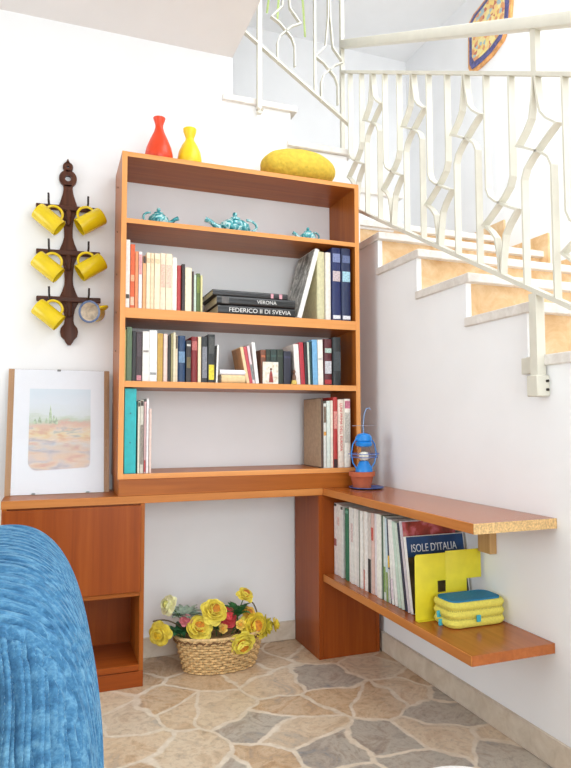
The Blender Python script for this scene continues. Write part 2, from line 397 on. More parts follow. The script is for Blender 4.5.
tag(br, 'small raw wooden batten fixed to the wall under the upper shelf', 'bracket')
# bookcase
bc = thing('bookcase', 'tall open orange-brown wooden bookcase standing on the desk top', 'bookcase', (.525, -.14, .72))
t = .0205
build('side_panel', MB().box(0, t, BF, -.003, .7843, BT), case_wood('z'), bc)
build('side_panel', MB().box(BW-t, BW, BF, -.003, .7843, BT), case_wood('z'), bc)
def shelf_board(name, z0, z1, xa=t, xb=BW-t):
    o = build(name, MB().box(xa, xb, BF+.002, -.003, z0, z1), case_wood('x'), bc)
    build('edge_strip', MB().box(xa, xb, BF, BF+.002, z0, z1), edge_wood('x'), o)
shelf_board('top_board', BT-.019, BT)
shelf_board('shelf', 1.7975, 1.8163)
shelf_board('shelf', 1.4170, 1.4572)
shelf_board('shelf', 1.1430, 1.1672)
shelf_board('bottom_board', .7843, .8040)
for xx in (0, BW-t): build('edge_strip', MB().box(xx, xx+t, BF-.0012, BF, .7843, BT), edge_wood('z'), bc)
build('plinth', MB().box(.003, BW-.012, DF+.004, -.02, .72, .7843, .0015), case_wood('x'), bc)
for z in (1.99, 1.80, 1.62, 1.46, 1.30): build('peg', MB().lathe([(0, 0), (.004, 0), (.004, .003), (0, .003)], M=Matrix.Translation((0, -.13, z)) @ Matrix.Rotation(-PI/2, 4, 'Y'), seg=10), plain((120, 92, 76), .5), bc)
# ------------------------------------------------------------------ books
PAPER = plain((236, 228, 212), .9, .04, 200)
def book(loc, t, d, h, col, label, group, rot=(0, 0, 0), hard=False, bands=(), text=None, side=None, name='book', rough=.45):
    """spine faces -y at y=0, thickness along x, standing up; loc = middle of the spine's foot"""
    b = thing(name, label, 'book', loc, rot, group)
    th = .0022 if hard else .0009; rs = min(t*.18, .005) if hard else .0006
    o = [(-t/2, d), (-t/2, rs)] + [(-t/2*math.cos(a), rs-rs*math.sin(a)) for a in [PI*k/6 for k in range(1, 6)]] + [(t/2, rs), (t/2, d)]
    i = [(x*(1-2*th/t), max(y, 0)+(th if y < d else 0)) for x, y in o]
    cm = plain(col, rough, .05, 60)
    build('cover', MB().prism(o+i[::-1], 'z', 0, h), cm, b, local=True)
    m = .003 if hard else .0008
    build('pages', MB().box(-t/2+th*1.05, t/2-th*1.05, rs+th*1.3, d-m*1.5, m, h-m), PAPER, b, local=True)
    for z0, z1, c in bands:
        w = t*.40
        build('spine_label', MB().box(-w, w, -.0009, .0012, h*z0, h*z1), plain(c, .6, .12, 150), b, local=True)
    if text:
        body, z0, z1, frac, c, dr = text
        M = axes((0, 0, dr), (-dr, 0, 0), (0, -.0013, h*(z0+z1)/2))
        build('title', text_mb(body, h*(z1-z0), t*frac, M), plain(c, .6), b, local=True)
    if side is not None:
        build('cover_picture', MB().box(-t/2-.0008, -t/2, .006, d-.004, .004, h-.004), side, b, local=True)
    return b
Z2, Z3, Z4, ZL, ZT = 1.4575, 1.1675, .8043, .3564, 1.8166
YS = -.262
g = 'books standing at the left of the upper book shelf'
CR = (240, 222, 190)
row = [  # x, thickness, top, colour, label, hardcover, bands
 (.0212, .0165, 1.733, (240, 232, 222), 'tallest white book at the left end of the upper book shelf', 0, [(.14, .2, (90, 80, 70))]),
 (.039, .0185, 1.717, (222, 96, 48), 'bright orange book with pale blotches beside the tallest white one', 0, [(.05, .18, (232, 190, 160)), (.42, .52, (236, 170, 130))]),
 (.058, .013, 1.689, (236, 148, 100), 'orange-pink paperback between the bright orange book and a white one', 0, []),
 (.0715, .014, 1.688, (240, 226, 224), 'thin white paperback with pinkish spine between two orange ones', 0, [(.6, .95, (226, 150, 150))]),
 (.087, .014, 1.673, (232, 168, 116), 'pale orange paperback with dark spine top before the cream set', 0, [(.86, .99, (70, 56, 50))]),
 (.102, .0155, 1.687, CR, 'cream paperback, first from the left of the matching cream set', 0, [(.82, .9, (222, 190, 150))]),
 (.118, .0155, 1.688, (238, 214, 178), 'cream paperback, second from the left of the matching cream set', 0, [(.82, .9, (222, 190, 150))]),
 (.134, .023, 1.687, CR, 'cream paperback, third and fattish in the matching cream set', 0, [(.82, .9, (224, 196, 156))]),
 (.158, .0215, 1.692, (240, 218, 192), 'cream paperback with pink lettering, fourth in the matching cream set', 0, [(.4, .8, (234, 186, 166))]),
 (.180, .0265, 1.691, CR, 'cream paperback with pink lettering, fifth and thickest in the matching set', 0, [(.4, .8, (234, 190, 170))]),
 (.207, .0195, 1.679, (244, 236, 222), 'off-white paperback closing the cream set, beside the red book', 0, []),
 (.227, .0175, 1.648, (186, 66, 66), 'only red book on the upper book shelf', 1, []),
 (.245, .0135, 1.653, (52, 40, 38), 'slim dark book just right of the red one', 0, []),
 (.259, .0275, 1.640, (238, 226, 194), 'cream book standing between two slim dark books', 0, []),
 (.287, .0085, 1.626, (74, 54, 46), 'very thin dark brown booklet right of the cream book', 0, []),
 (.296, .0105, 1.613, (206, 222, 204), 'thin pale green booklet beside the dark green one', 0, []),
 (.307, .0155, 1.620, (86, 104, 48), 'dark mossy green book near the flat stack', 0, [(.5, .9, (120, 136, 62))]),
 (.323, .0088, 1.612, (216, 206, 148), 'thin olive-cream booklet ending the left row, next to the flat stack', 0, []),
]
for x, t_, top, c, lab, hd, bands in row:
    book((x+t_/2, YS+R.uniform(-.006, .004), Z2), t_-.0012, R.uniform(.15, .19), top-Z2, c, lab, g, hard=hd, bands=bands)
# flat stack of black art books
g = 'flat stack of black art books'
blk = (30, 29, 30)
def flat(x0, zc, t_, length, d, col, lab, g, **k):
    return book((x0, YS+k.pop('dy', 0), zc), t_, d, length, col, lab, g, rot=(0, PI/2, k.pop('rz', 0)), hard=True, rough=.3, **k)
flat(.3985, Z2+.0205, .040, .346, .232, blk, 'black book lettered FEDERICO II DI SVEVIA at the bottom of the flat stack', g, text=('FEDERICO II DI SVEVIA', .14, .94, .44, (226, 224, 220), 1))
flat(.3925, Z2+.0405+.0185, .0355, .352, .236, blk, 'black book lettered VERONA in the middle of the flat stack', g, dy=-.004, text=('VERONA', .50, .75, .42, (226, 224, 220), 1), bands=[(.06, .15, (96, 92, 90))])
flat(.376, Z2+.0765+.0135, .0255, .335, .232, (38, 36, 38), 'thinner black book with small pink spine marks on top of the flat stack', g, bands=[(.765, .80, (206, 150, 160)), (.88, .92, (206, 150, 160))])
# right end of the upper book shelf
g = 'books at the right end of the upper book shelf'
def photo_cover():
    m, nt, b = new_mat('grey_photo_cover')
    n = node(nt, 'ShaderNodeTexNoise', Scale=26.0, Detail=8.0, Roughness=.7, Distortion=1.5); nt.links.new(mapped(nt, (1, 1, .6)), n.inputs['Vector'])
    nt.links.new(ramp(nt, n.outputs['Fac'], [(.36, (70, 70, 64)), (.5, (150, 148, 140)), (.62, (214, 212, 206))]), b.inputs['Base Color']); b.inputs['Roughness'].default_value = .35
    return m
al = math.radians(15.6)
book((.7655+.0, YS, Z2+.0215/2*math.sin(al)+.0003), .0215, .21, .326, (236, 234, 228), 'large white-spined book with grey photo cover leaning over the flat black stack', g, rot=(0, al, 0), hard=True, side=photo_cover())
for x, t_, top, c, lab, bands in [
 (.8505, .0365, 1.764, (206, 200, 160), 'thick olive-cream book the white-spined one leans on', []),
 (.8905, .0275, 1.764, (232, 224, 214), 'plain off-white book between the olive-cream and navy volumes', []),
 (.922, .0455, 1.789, (30, 42, 92), 'navy blue volume with pinkish spine picture, left of the pair', [(.80, .92, (120, 130, 170)), (.54, .68, (196, 178, 180)), (.025, .075, (220, 220, 226))]),
 (.9695, .0475, 1.791, (34, 46, 82), 'navy blue volume with pale blue spine picture, right of the pair', [(.80, .90, (96, 108, 146)), (.54, .68, (160, 200, 214)), (.025, .075, (220, 220, 226))])]:
    book((x+t_/2, YS, Z2), t_-.0012, .2, top-Z2, c, lab, g, hard=True, bands=bands, rough=.35)
# middle shelf, left row
g = 'books standing at the left of the middle book shelf'
row = [
 (.0212, .0065, 1.372, (190, 180, 110), 'very thin yellowish booklet at the far left of the middle shelf', 0, []),
 (.0285, .0215, 1.382, (88, 110, 78), 'dull green book at the left of the middle shelf', 0, []),
 (.051, .0155, 1.368, (34, 30, 30), 'black book between the dull green and the dark brown ones', 0, []),
 (.067, .0235, 1.367, (64, 44, 46), 'dark brown book with pink patch at its spine foot', 0, [(.02, .12, (200, 130, 140)), (.5, .95, (84, 70, 74))]),
 (.091, .0265, 1.368, (236, 230, 222), 'off-white book, left one of the two fat white neighbours', 0, [(.58, .62, (150, 140, 134))]),
 (.118, .031, 1.374, (240, 238, 236), 'bright white book, right and taller of the two fat white neighbours', 0, [(.13, .18, (150, 150, 150))]),
 (.150, .0225, 1.363, (194, 152, 66), 'mustard yellow book right of the two fat white ones', 0, []),
 (.175, .0170, 1.363, (236, 206, 194), 'pale pink paperback beside the mustard book', 0, []),
 (.193, .0105, 1.356, (40, 34, 30), 'slim black book between the pale pink and olive ones', 0, []),
 (.204, .0085, 1.365, (160, 148, 104), 'thin olive paperback on the middle shelf', 0, []),
 (.213, .0095, 1.369, (228, 216, 184), 'thin cream paperback right of the olive one', 0, []),
 (.223, .0095, 1.357, (226, 208, 180), 'thin beige paperback with dark spine top beside the navy book', 0, [(.72, .99, (96, 82, 70))]),
 (.233, .032, 1.358, (34, 62, 98), 'navy book with shiny spine on the middle shelf', 1, [(.42, .66, (110, 140, 170))]),
 (.267, .0205, 1.340, (44, 34, 34), 'dark book with olive spine label, shorter than its neighbours', 0, [(.34, .6, (110, 96, 66)), (.86, .91, (200, 196, 190))]),
 (.288, .0270, 1.356, (128, 32, 34), 'maroon hardback with shiny spine on the middle shelf', 1, [(.70, .9, (180, 100, 96))]),
 (.316, .0140, 1.357, (240, 220, 184), 'cream paperback between the maroon and black books', 0, []),
 (.331, .0250, 1.358, (28, 28, 32), 'black book with long pale spine lettering', 0, [(.1, .78, (130, 130, 138))]),
 (.357, .0285, 1.368, (30, 30, 30), 'tall black book with yellow block low on its spine', 0, [(.06, .37, (224, 206, 60)), (.6, .95, (78, 78, 76))]),
]
for x, t_, top, c, lab, hd, bands in row:
    book((x+t_/2, YS+R.uniform(-.004, .006), Z3), t_-.001, R.uniform(.13, .16), top-Z3, c, lab, g, hard=hd, bands=bands)
def leaner(xb, xt, t_, ztop, z0, c, lab, g, d=.14, **k):
    """foot at xb, head at xt (middle of the spine)"""
    a = math.atan2(xt-xb, ztop-z0); h = math.hypot(xt-xb, ztop-z0)-t_*.5*abs(math.sin(a))
    return book((xb, YS+k.pop('dy', 0), z0+t_/2*abs(math.sin(a))+.0003), t_, d, h, c, lab, g, rot=(0, a, 0), **k)
g = 'books in the middle of the middle book shelf'
leaner(.3945, .4005, .0075, 1.325, Z3, (238, 236, 230), 'thin white booklet standing just right of the black and yellow book', g)
flat(.4155, Z3+.0175, .0345, .104, .15, (226, 196, 146), 'cream book lying flat under a white one on the middle shelf', g)
flat(.409, Z3+.0355+.0105, .0205, .112, .15, (232, 228, 232), 'white book with dark back edge lying flat on the cream one', g)
leaner(.531, .5015, .012, 1.322, Z3, (240, 206, 160), 'peach book with tan cover leaning left against the flat pair', g, side=plain((186, 132, 84), .6))
leaner(.5445, .516, .0125, 1.323, Z3, (196, 74, 84), 'crimson paperback leaning left beside the peach one', g)
leaner(.5568, .530, .0105, 1.328, Z3, (226, 206, 208), 'pinkish white paperback leaning left behind the crimson one', g, bands=[(.1, .5, (120, 124, 124))])
leaner(.5718, .5525, .0145, 1.343, Z3, (240, 238, 234), 'white book leaning left, tallest of the leaning group', g)
g = 'dark books behind the little card'
for x, t_, top, c, lab in [
 (.588, .0235, 1.314, (120, 68, 44), 'reddish brown book behind the little white card'),
 (.613, .0185, 1.317, (44, 52, 40), 'dark green book, first right of the reddish brown one'),
 (.6325, .0290, 1.318, (40, 56, 52), 'dark green-blue book, second right of the reddish brown one'),
 (.663, .0275, 1.319, (40, 50, 40), 'dark green book at the right edge of the little white card'),
 (.693, .0345, 1.313, (38, 38, 56), 'blue-black book between the dark green ones and a white paperback')]:
    book((x+t_/2, YS+.006, Z3), t_-.001, .13, top-Z3, c, lab, g, bands=[(.78, .84, tuple(min(255, int(q*1.5)) for q in c))])
g = 'books at the right of the middle book shelf'
for x, t_, xt, top, c, lab, hd, bands in [
 (.757, .0225, .747, 1.344, (236, 226, 220), 'white paperback leaning slightly beside the blue-black book', 0, []),
 (.781, .0195, .771, 1.353, (180, 44, 58), 'red paperback leaning slightly against the white one', 0, []),
 (.799, .0125, .791, 1.354, (34, 30, 32), 'slim black book right of the leaning red paperback', 0, []),
 (.811, .0080, .804, 1.355, (204, 216, 204), 'thin pale green booklet between black and teal spines', 0, []),
 (.8205, .0085, .8145, 1.358, (30, 70, 74), 'thin dark teal booklet left of the sky-blue book', 0, []),
 (.840, .0235, .835, 1.367, (120, 176, 216), 'sky-blue paperback on the middle shelf', 0, []),
 (.8655, .0240, .862, 1.368, (238, 232, 222), 'white paperback right of the sky-blue one', 0, [(.55, .6, (200, 196, 190))])]:
    leaner(x, xt, t_, top, Z3, c, lab, g, hard=hd, bands=bands)
book((.881+.02, YS, Z3), .038, .15, 1.373-Z3, (86, 30, 36), 'dark red book with white picture patch near the right end', g, hard=True, bands=[(.25, .52, (196, 196, 200)), (.7, .8, (170, 190, 180)), (.03, .12, (170, 50, 54))])
book((.923+.0215, YS, Z3), .041, .15, 1.383-Z3, (38, 42, 44), 'thick charcoal book at the right end of the middle shelf', g, hard=True, bands=[(.3, .7, (64, 70, 74))])
# little card and figurine standing before the dark books
def card_material():
    m, nt, b = new_mat('printed_card')
    n = node(nt, 'ShaderNodeTexNoise', Scale=60.0, Detail=4.0); nt.links.new(mapped(nt, (1, 1, 1)), n.inputs['Vector'])
    nt.links.new(ramp(nt, n.outputs['Fac'], [(.3, (190, 170, 140)), (.45, (226, 218, 200)), (.6, (236, 232, 222))]), b.inputs['Base Color']); return m
cd = thing('picture_card', 'small pale picture card with red figure leaning on the dark books', 'card', (.627, -.272, Z3))
build('card', MB().box(.592, .662, -.2725, -.2713, Z3+.0003, Z3+.0935), card_material(), cd)
build('printed_figure', MB().prism([(.620, Z3+.006), (.640, Z3+.006), (.636, Z3+.04), (.632, Z3+.055), (.626, Z3+.055), (.622, Z3+.04)], 'y', -.2730, -.2725), plain((150, 60, 54), .6, .2, 200), cd)
build('printed_head', MB().prism([(.629+.005*math.cos(a), Z3+.062+.006*math.sin(a)) for a in [PI*k/6 for k in range(12)]], 'y', -.2730, -.2725), plain((110, 70, 56), .6), cd)
fg = thing('figurine', 'tiny brown figurine on a yellowish base beside the blue-black book', 'figurine', (.735, -.270, Z3))
build('base', MB().lathe([(0, 0), (.012, 0), (.013, .006), (.010, .017), (0, .019)], (.735, -.271, Z3+.0002), 14), plain((214, 184, 92), .5), fg)
build('body', MB().lathe([(0, .017), (.008, .018), (.009, .03), (.006, .042), (.003, .045), (.006, .05), (.0065, .056), (.004, .063), (0, .065)], (.735, -.271, Z3), 14), plain((112, 76, 56), .5), fg)
# bottom shelf
g = 'books and binders at the left of the bottom bookcase shelf'
bd = thing('ring_binder', 'tall turquoise binder at the left of the bottom bookcase shelf', 'binder', (.0475, YS, Z4), group=g)
tq = plain((20, 176, 180), .45, .04, 40)
build('cover', MB().box(.0250, .0272, YS+.0022, YS+.25, Z4, 1.138).box(.0678, .0700, YS+.0022, YS+.25, Z4, 1.138).box(.0250, .0700, YS, YS+.0022, Z4, 1.138, .0006), tq, bd)
build('pages', MB().box(.0280, .0672, YS+.02, YS+.235, Z4+.012, 1.125), PAPER, bd)
for z in (1.04, .925): build('rivet', MB().lathe([(0, 0), (.003, 0), (.003, .0015), (0, .002)], M=Matrix.Translation((.0475, YS, z)) @ Matrix.Rotation(PI/2, 4, 'X'), seg=10), plain((20, 110, 120), .4), bd)
for x, t_, top, c, lab, bands in [
 (.0760, .0085, 1.087, (226, 220, 200), 'cream booklet next to the turquoise binder', [(.93, .99, (60, 56, 50))]),
 (.0850, .0140, 1.093, (206, 200, 186), 'greyish booklet with dark spine mark on the bottom shelf', [(.12, .66, (140, 130, 120)), (.92, .99, (70, 60, 54))]),
 (.1005, .0085, 1.087, (206, 166, 164), 'dusty pink booklet left of a thin white one', [(.02, .18, (180, 70, 70))]),
 (.1100, .0090, 1.099, (242, 232, 232), 'thin white booklet between two pinkish ones', []),
 (.1205, .0100, 1.059, (226, 196, 184), 'pale salmon booklet ending the turquoise binder row', [])]:
    book((x+t_/2, YS, Z4), t_-.001, .2, top-Z4, c, lab, g, bands=bands)
g = 'books at the right of the bottom bookcase shelf'
kraft = plain((176, 148, 120), .75, .05, 60)
book((.871, YS, Z4), .0085, .205, 1.112-Z4, (84, 60, 46), 'thin folder with wide brown board side on the bottom shelf', g, side=kraft)
for x, t_, top, c, lab, bands, text in [
 (.8765, .0145, 1.087, (214, 212, 204), 'greyish white booklet beside the brown folder', [(.7, .95, (120, 100, 84)), (.5, .56, (210, 150, 70))], None),
 (.892, .0185, 1.098, (214, 222, 212), 'pale green-white book on the bottom shelf', [], None),
 (.911, .0115, 1.100, (238, 224, 206), 'slim cream book left of the red one', [], None),
 (.9235, .0225, 1.115, (180, 52, 46), 'red book with white lettering on the bottom shelf', [(.0, .12, (60, 40, 40)), (.55, .8, (210, 140, 130))], None),
 (.947, .0300, 1.105, (238, 222, 206), 'white book with large red spine lettering on the bottom shelf', [], ('LUNI PRIMA DELL EUROPA', .24, .94, .42, (206, 60, 56), -1)),
 (.978, .0320, 1.108, (236, 230, 218), 'white book with grey lettering at the right end of the bottom shelf', [(.86, .97, (190, 110, 130)), (.36, .8, (186, 180, 170))], None)]:
    book((x+t_/2, YS, Z4), t_-.001, .2, top-Z4, c, lab, g, hard=t_ > .02, bands=bands, text=text)
# lower wall shelf: spines face the room, row runs along the wall
g = 'books and magazines on the lower wall shelf'
SX = .905
def wbook(y, t_, h, c, lab, lean=0.0, x=SX, d=.2, **k):
    """y = middle of the foot of the spine, lean = how far the head falls back towards the bookcase"""
    a = -math.asin(max(-.9, min(.9, lean/h)))
    return book((x, y, ZL+t_/2*abs(math.sin(a))+.0002), t_, d, h, c, lab, g, rot=(0, a, -PI/2), name='book', **k)
WH = (232, 228, 222)
rowL = [  # y from, y to, height, colour, label, bands
 (-.3000, -.3270, .300, (232, 222, 220), 'white book nearest the pedestal on the lower wall shelf', [(.4, .5, (150, 90, 90)), (.96, .995, (50, 44, 44))]),
 (-.3275, -.3490, .298, WH, 'white book, second from the pedestal on the lower wall shelf', [(.7, .82, (220, 190, 186))]),
 (-.3495, -.3700, .297, (236, 232, 226), 'white book, third from the pedestal on the lower wall shelf', []),
 (-.3705, -.3930, .296, (226, 226, 222), 'white book just left of the green one on the lower shelf', [(.95, .99, (60, 50, 50))]),
 (-.4120, -.4420, .292, (44, 116, 84), 'only dark green book on the lower wall shelf', [(.93, .97, (120, 170, 150))]),
 (-.4445, -.4680, .300, (234, 232, 226), 'white magazine just right of the dark green book', []),
 (-.4685, -.4920, .299, (228, 226, 222), 'white magazine, second right of the dark green book', [(.55, .8, (212, 190, 188))]),
 (-.4925, -.5160, .300, (234, 230, 224), 'white magazine, third right of the dark green book', []),
 (-.5165, -.5380, .300, (222, 218, 214), 'greyish white magazine, fourth right of the dark green book', []),
 (-.5385, -.5470, .298, (110, 120, 104), 'thin grey-green booklet among the white magazines', []),
 (-.5475, -.5690, .299, (238, 236, 232), 'white magazine right of the thin grey-green booklet', []),
 (-.5695, -.5850, .299, (224, 214, 204), 'beige-white magazine with reddish foot', [(.0, .25, (196, 110, 96))]),
 (-.5855, -.6120, .301, (238, 234, 230), 'white magazine before the dark-footed one', []),
 (-.6125, -.6380, .300, (206, 196, 190), 'greyish magazine with dark lower spine', [(.0, .42, (44, 38, 38))]),
 (-.6385, -.6580, .302, (222, 190, 180), 'pinkish magazine with red mark near the top', [(.66, .82, (196, 90, 80))]),
 (-.6585, -.6840, .302, (228, 222, 226), 'lilac-white magazine right of the pinkish one', []),
 (-.6845, -.7180, .305, (240, 238, 230), 'thickest plain white volume on the lower wall shelf', []),
]
for ya_, yb_, h, c, lab, bands in rowL:
    wbook((ya_+yb_)/2, abs(yb_-ya_)-.0008, h, c, lab, bands=bands, x=SX+R.uniform(-.003, .004))
rowX = [  # foot middle y, thickness, height, lean, colour, label, bands
 (-.7255, .0120, .304, .000, (70, 96, 74), 'slim green booklet right of the thickest white volume', []),
 (-.7400, .0150, .302, .003, (214, 224, 218), 'pale blue-green magazine starting the leaning group', [(.1, .4, (130, 160, 90))]),
 (-.7590, .0150, .297, .010, (196, 214, 222), 'pale blue magazine in the leaning group', [(.0, .35, (140, 160, 90))]),
 (-.7770, .0125, .296, .016, (44, 52, 74), 'dark navy magazine with yellow mark in the leaning group', [(.42, .56, (226, 186, 70)), (.0, .4, (206, 204, 196))]),
 (-.7960, .0165, .296, .026, (234, 234, 230), 'white magazine right of the navy one in the leaning group', [(.06, .3, (220, 206, 216))]),
 (-.8200, .0170, .298, .037, (238, 238, 234), 'second white magazine in the leaning group', []),
 (-.8420, .0170, .294, .042, (196, 218, 204), 'pale green magazine in the leaning group', []),
 (-.8640, .0185, .293, .046, (206, 220, 208), 'mint magazine left of the dark-edged one in the leaning group', []),
 (-.8840, .0130, .296, .050, (50, 56, 74), 'slim dark blue magazine in the leaning group', []),
]
for y, t_, h, lean, c, lab, bands in rowX: wbook(y, t_, h, c, lab, lean=lean, bands=bands)
def red_cover():
    m, nt, b = new_mat('red_cover_print')
    n = node(nt, 'ShaderNodeTexNoise', Scale=14.0, Detail=6.0, Distortion=1.0); nt.links.new(mapped(nt, (1, 1, 1)), n.inputs['Vector'])
    nt.links.new(ramp(nt, n.outputs['Fac'], [(.32, (120, 50, 36)), (.5, (170, 66, 54)), (.6, (206, 110, 120)), (.7, (214, 170, 130))]), b.inputs['Base Color']); b.inputs['Roughness'].default_value = .4; return m
def dark_cover():
    m, nt, b = new_mat('dark_cover_print')
    n = node(nt, 'ShaderNodeTexNoise', Scale=10.0, Detail=6.0); nt.links.new(mapped(nt, (1, 1, 1)), n.inputs['Vector'])
    nt.links.new(ramp(nt, n.outputs['Fac'], [(.3, (40, 44, 40)), (.5, (84, 72, 52)), (.7, (130, 116, 84))]), b.inputs['Base Color']); b.inputs['Roughness'].default_value = .35; return m
bk = wbook(-.9035, .0150, .304, (206, 198, 206), 'tall magazine with reddish cover behind the ISOLE D\'ITALIA book', lean=.054)
build('cover_picture', MB().box(.0075, .0081, .004, .218, .003, .300), red_cover(), bk, local=True)
bk = wbook(-.9215, .0165, .254, (238, 236, 232), 'book titled ISOLE D\'ITALIA on a blue band, behind the yellow bookend', lean=.0435, d=.236)
build('cover_picture', MB().box(.00825, .0088, .0015, .232, .002, .252), dark_cover(), bk, local=True)
build('title_band', MB().box(.0088, .0093, .0015, .232, .184, .2515), plain((24, 62, 108), .35, .12, 20), bk, local=True)
build('title', text_mb("ISOLE D'ITALIA", .184, .027, axes((0, 1, 0), (0, 0, 1), (.0097, .110, .214))), plain((226, 230, 234), .5), bk, local=True)
# ------------------------------------------------------------------ bookend and pencil case
ylw = plain((224, 208, 44), .45, .03, 20)
be = thing('bookend', 'yellow metal bookend with two offset plates propping the leaning books', 'bookend', (.97, -.99, ZL))
yb_ = -.985
build('front_plate', MB().prism([(.880, ZL), (.998, ZL), (.998, .440), (.966, .440), (.966, .478), (.998, .478), (.998, .568), (.886, .568), (.880, .562)], 'y', yb_, yb_+.003, .0006), ylw, be)
build('rear_plate', MB().prism([(1.000, ZL), (1.083, ZL), (1.083, .4755), (1.142, .4755), (1.142, .567), (1.137, .572), (1.000, .572)], 'y', yb_+.003, yb_+.006, .0006), ylw, be)
build('foot', MB().box(.880, .998, yb_-.016, yb_+.001, ZL+.0002, ZL+.0018), ylw, be)
pc = thing('pencil_case', 'yellow three-tier zipped pencil case with blue lid at the end of the lower shelf', 'pencil case', (1.038, -1.045, ZL))
def rrect(x0, x1, y0, y1, r, n=6):
    o = []
    for cx, cy, a0 in ((x1-r, y1-r, 0), (x0+r, y1-r, PI/2), (x0+r, y0+r, PI), (x1-r, y0+r, 1.5*PI)):
        for k in range(n+1):
            a = a0+PI/2*k/n; o.append((cx+r*math.cos(a), cy+r*math.sin(a)))
    return o
px0, px1, py0, py1 = .932, 1.1465, -1.108, -.990
casem = plain((224, 212, 92), .75, .04, 160, .08)
def pad(z0, z1, g, bul):
    prof = [(g+.003, z0), (g, z0+.004), (g-bul, (z0+z1)/2), (g, z1-.004), (g+.003, z1)]
    mb = MB(); rings = []
    for ins, z in prof: rings.append([mb.bm.verts.new((x, y, z)) for x, y in rrect(px0+ins, px1-ins, py0+ins, py1-ins, .028)])
    for a, b in zip(rings, rings[1:]):
        for k in range(len(a)): mb.bm.faces.new((a[k], a[(k+1) % len(a)], b[(k+1) % len(a)], b[k]))
    mb.bm.faces.new(rings[0][::-1]); mb.bm.faces.new(rings[-1]); return mb
zz = ZL+.002
for k in range(3):
    build('padded_tier', pad(zz, zz+.0235, .0025, .0025), casem, pc); zz += .0235
    if k < 2: build('zip', pad(zz, zz+.0035, .0035, 0), plain((196, 184, 80), .6, .25, 400), pc); zz += .0035
build('lid', pad(zz, zz+.0035, .010, 0), plain((18, 124, 172), .65, .06, 120, .1), pc)
for x, y, z in [(1.03, py0-.003, ZL+.030), (.93, -1.05, ZL+.012), (.931, -1.04, ZL+.035)]:
    build('zip_pull', MB().box(x-.008, x+.008, y-.004, y+.002, z-.012, z+.010, .003, 2), plain((60, 170, 190), .4), pc)
# ------------------------------------------------------------------ lantern in a pot on a saucer
sa = build('saucer', MB().lathe([(0, 0), (.055, 0), (.075, .006), (.075, .0085), (.055, .004), (0, .004)], (1.027, -.372, .7202), 40), plain((62, 96, 168), .3, .05))
tag(sa, 'blue saucer under the small terracotta pot', 'saucer')
po = thing('flower_pot', 'small terracotta pot on the blue saucer holding the lantern', 'pot', (1.006, -.372, .7248))
build('body', MB().lathe([(0, 0), (.038, 0), (.049, .050), (.044, .050), (.036, .006), (0, .006)], (1.006, -.372, .7248), 32), plain((178, 92, 60), .75, .06), po)
build('rim', MB().lathe([(.047, .048), (.055, .050), (.056, .069), (.049, .069), (.046, .050)], (1.006, -.372, .7248), 32, ring=True), plain((186, 98, 64), .75, .06), po)
lc = (1.016, -.372)
bl = plain((32, 132, 214), .3, .04)
la = thing('lantern', 'small bright blue storm lantern standing in the terracotta pot', 'lantern', (lc[0], lc[1], .7315))
build('tank', MB().lathe([(0, .7315), (.030, .7315), (.034, .775), (.038, .790), (.036, .805), (.024, .828), (.018, .838), (0, .840)], (*lc, 0), 28), bl, la)
gl = plain((255, 255, 255), 0.0, 0, 33, trans=1.0)
for n_ in gl.node_tree.nodes:
    if n_.type == 'BSDF_PRINCIPLED': n_.inputs['IOR'].default_value = 1.08
build('glass_chimney', MB().lathe([(.018, .838), (.030, .850), (.033, .866), (.028, .884), (.020, .897), (.019, .897), (.027, .884), (.0315, .866), (.0285, .850), (.0165, .838)], (*lc, 0), 28, ring=True), gl, la)
build('mantle', MB().lathe([(0, .840), (.014, .842), (.021, .852), (.021, .866), (.014, .876), (0, .879)], (*lc, 0), 20), plain((246, 240, 224), .6), la)
build('cap', MB().lathe([(.020, .897), (.034, .902), (.037, .915), (.031, .920), (.036, .926), (.035, .940), (.026, .952), (.010, .957), (0, .958)], (*lc, 0), 28), bl, la)
wb = plain((90, 120, 190), .35, .05)
for z, r in ((.868, .066), (.855, .060)):
    build('wire_guard', MB().tube([(lc[0]+r*math.cos(a), lc[1]+r*math.sin(a), z) for a in [2*PI*k/36 for k in range(36)]], .0016, 6, closed=True), wb, la)
for s in (-1, 1):
    build('side_tube', MB().tube([(lc[0]+s*.030, lc[1], .80), (lc[0]+s*.052, lc[1], .83), (lc[0]+s*.060, lc[1], .868), (lc[0]+s*.052, lc[1], .91), (lc[0]+s*.034, lc[1], .935)], .0028, 8), bl, la)
build('hook', MB().tube([(lc[0], lc[1], .956), (lc[0]-.002, lc[1], .99), (lc[0]+.004, lc[1], 1.04), (lc[0]+.014, lc[1], 1.062), (lc[0]+.028, lc[1], 1.065), (lc[0]+.034, lc[1], 1.058)], .0024, 8), plain((120, 150, 190), .35), la)
build('cross_wire', MB().tube([(lc[0]-.055, lc[1], .989), (lc[0]+.055, lc[1], .989)], .0012, 6), plain((150, 150, 160), .35), la)
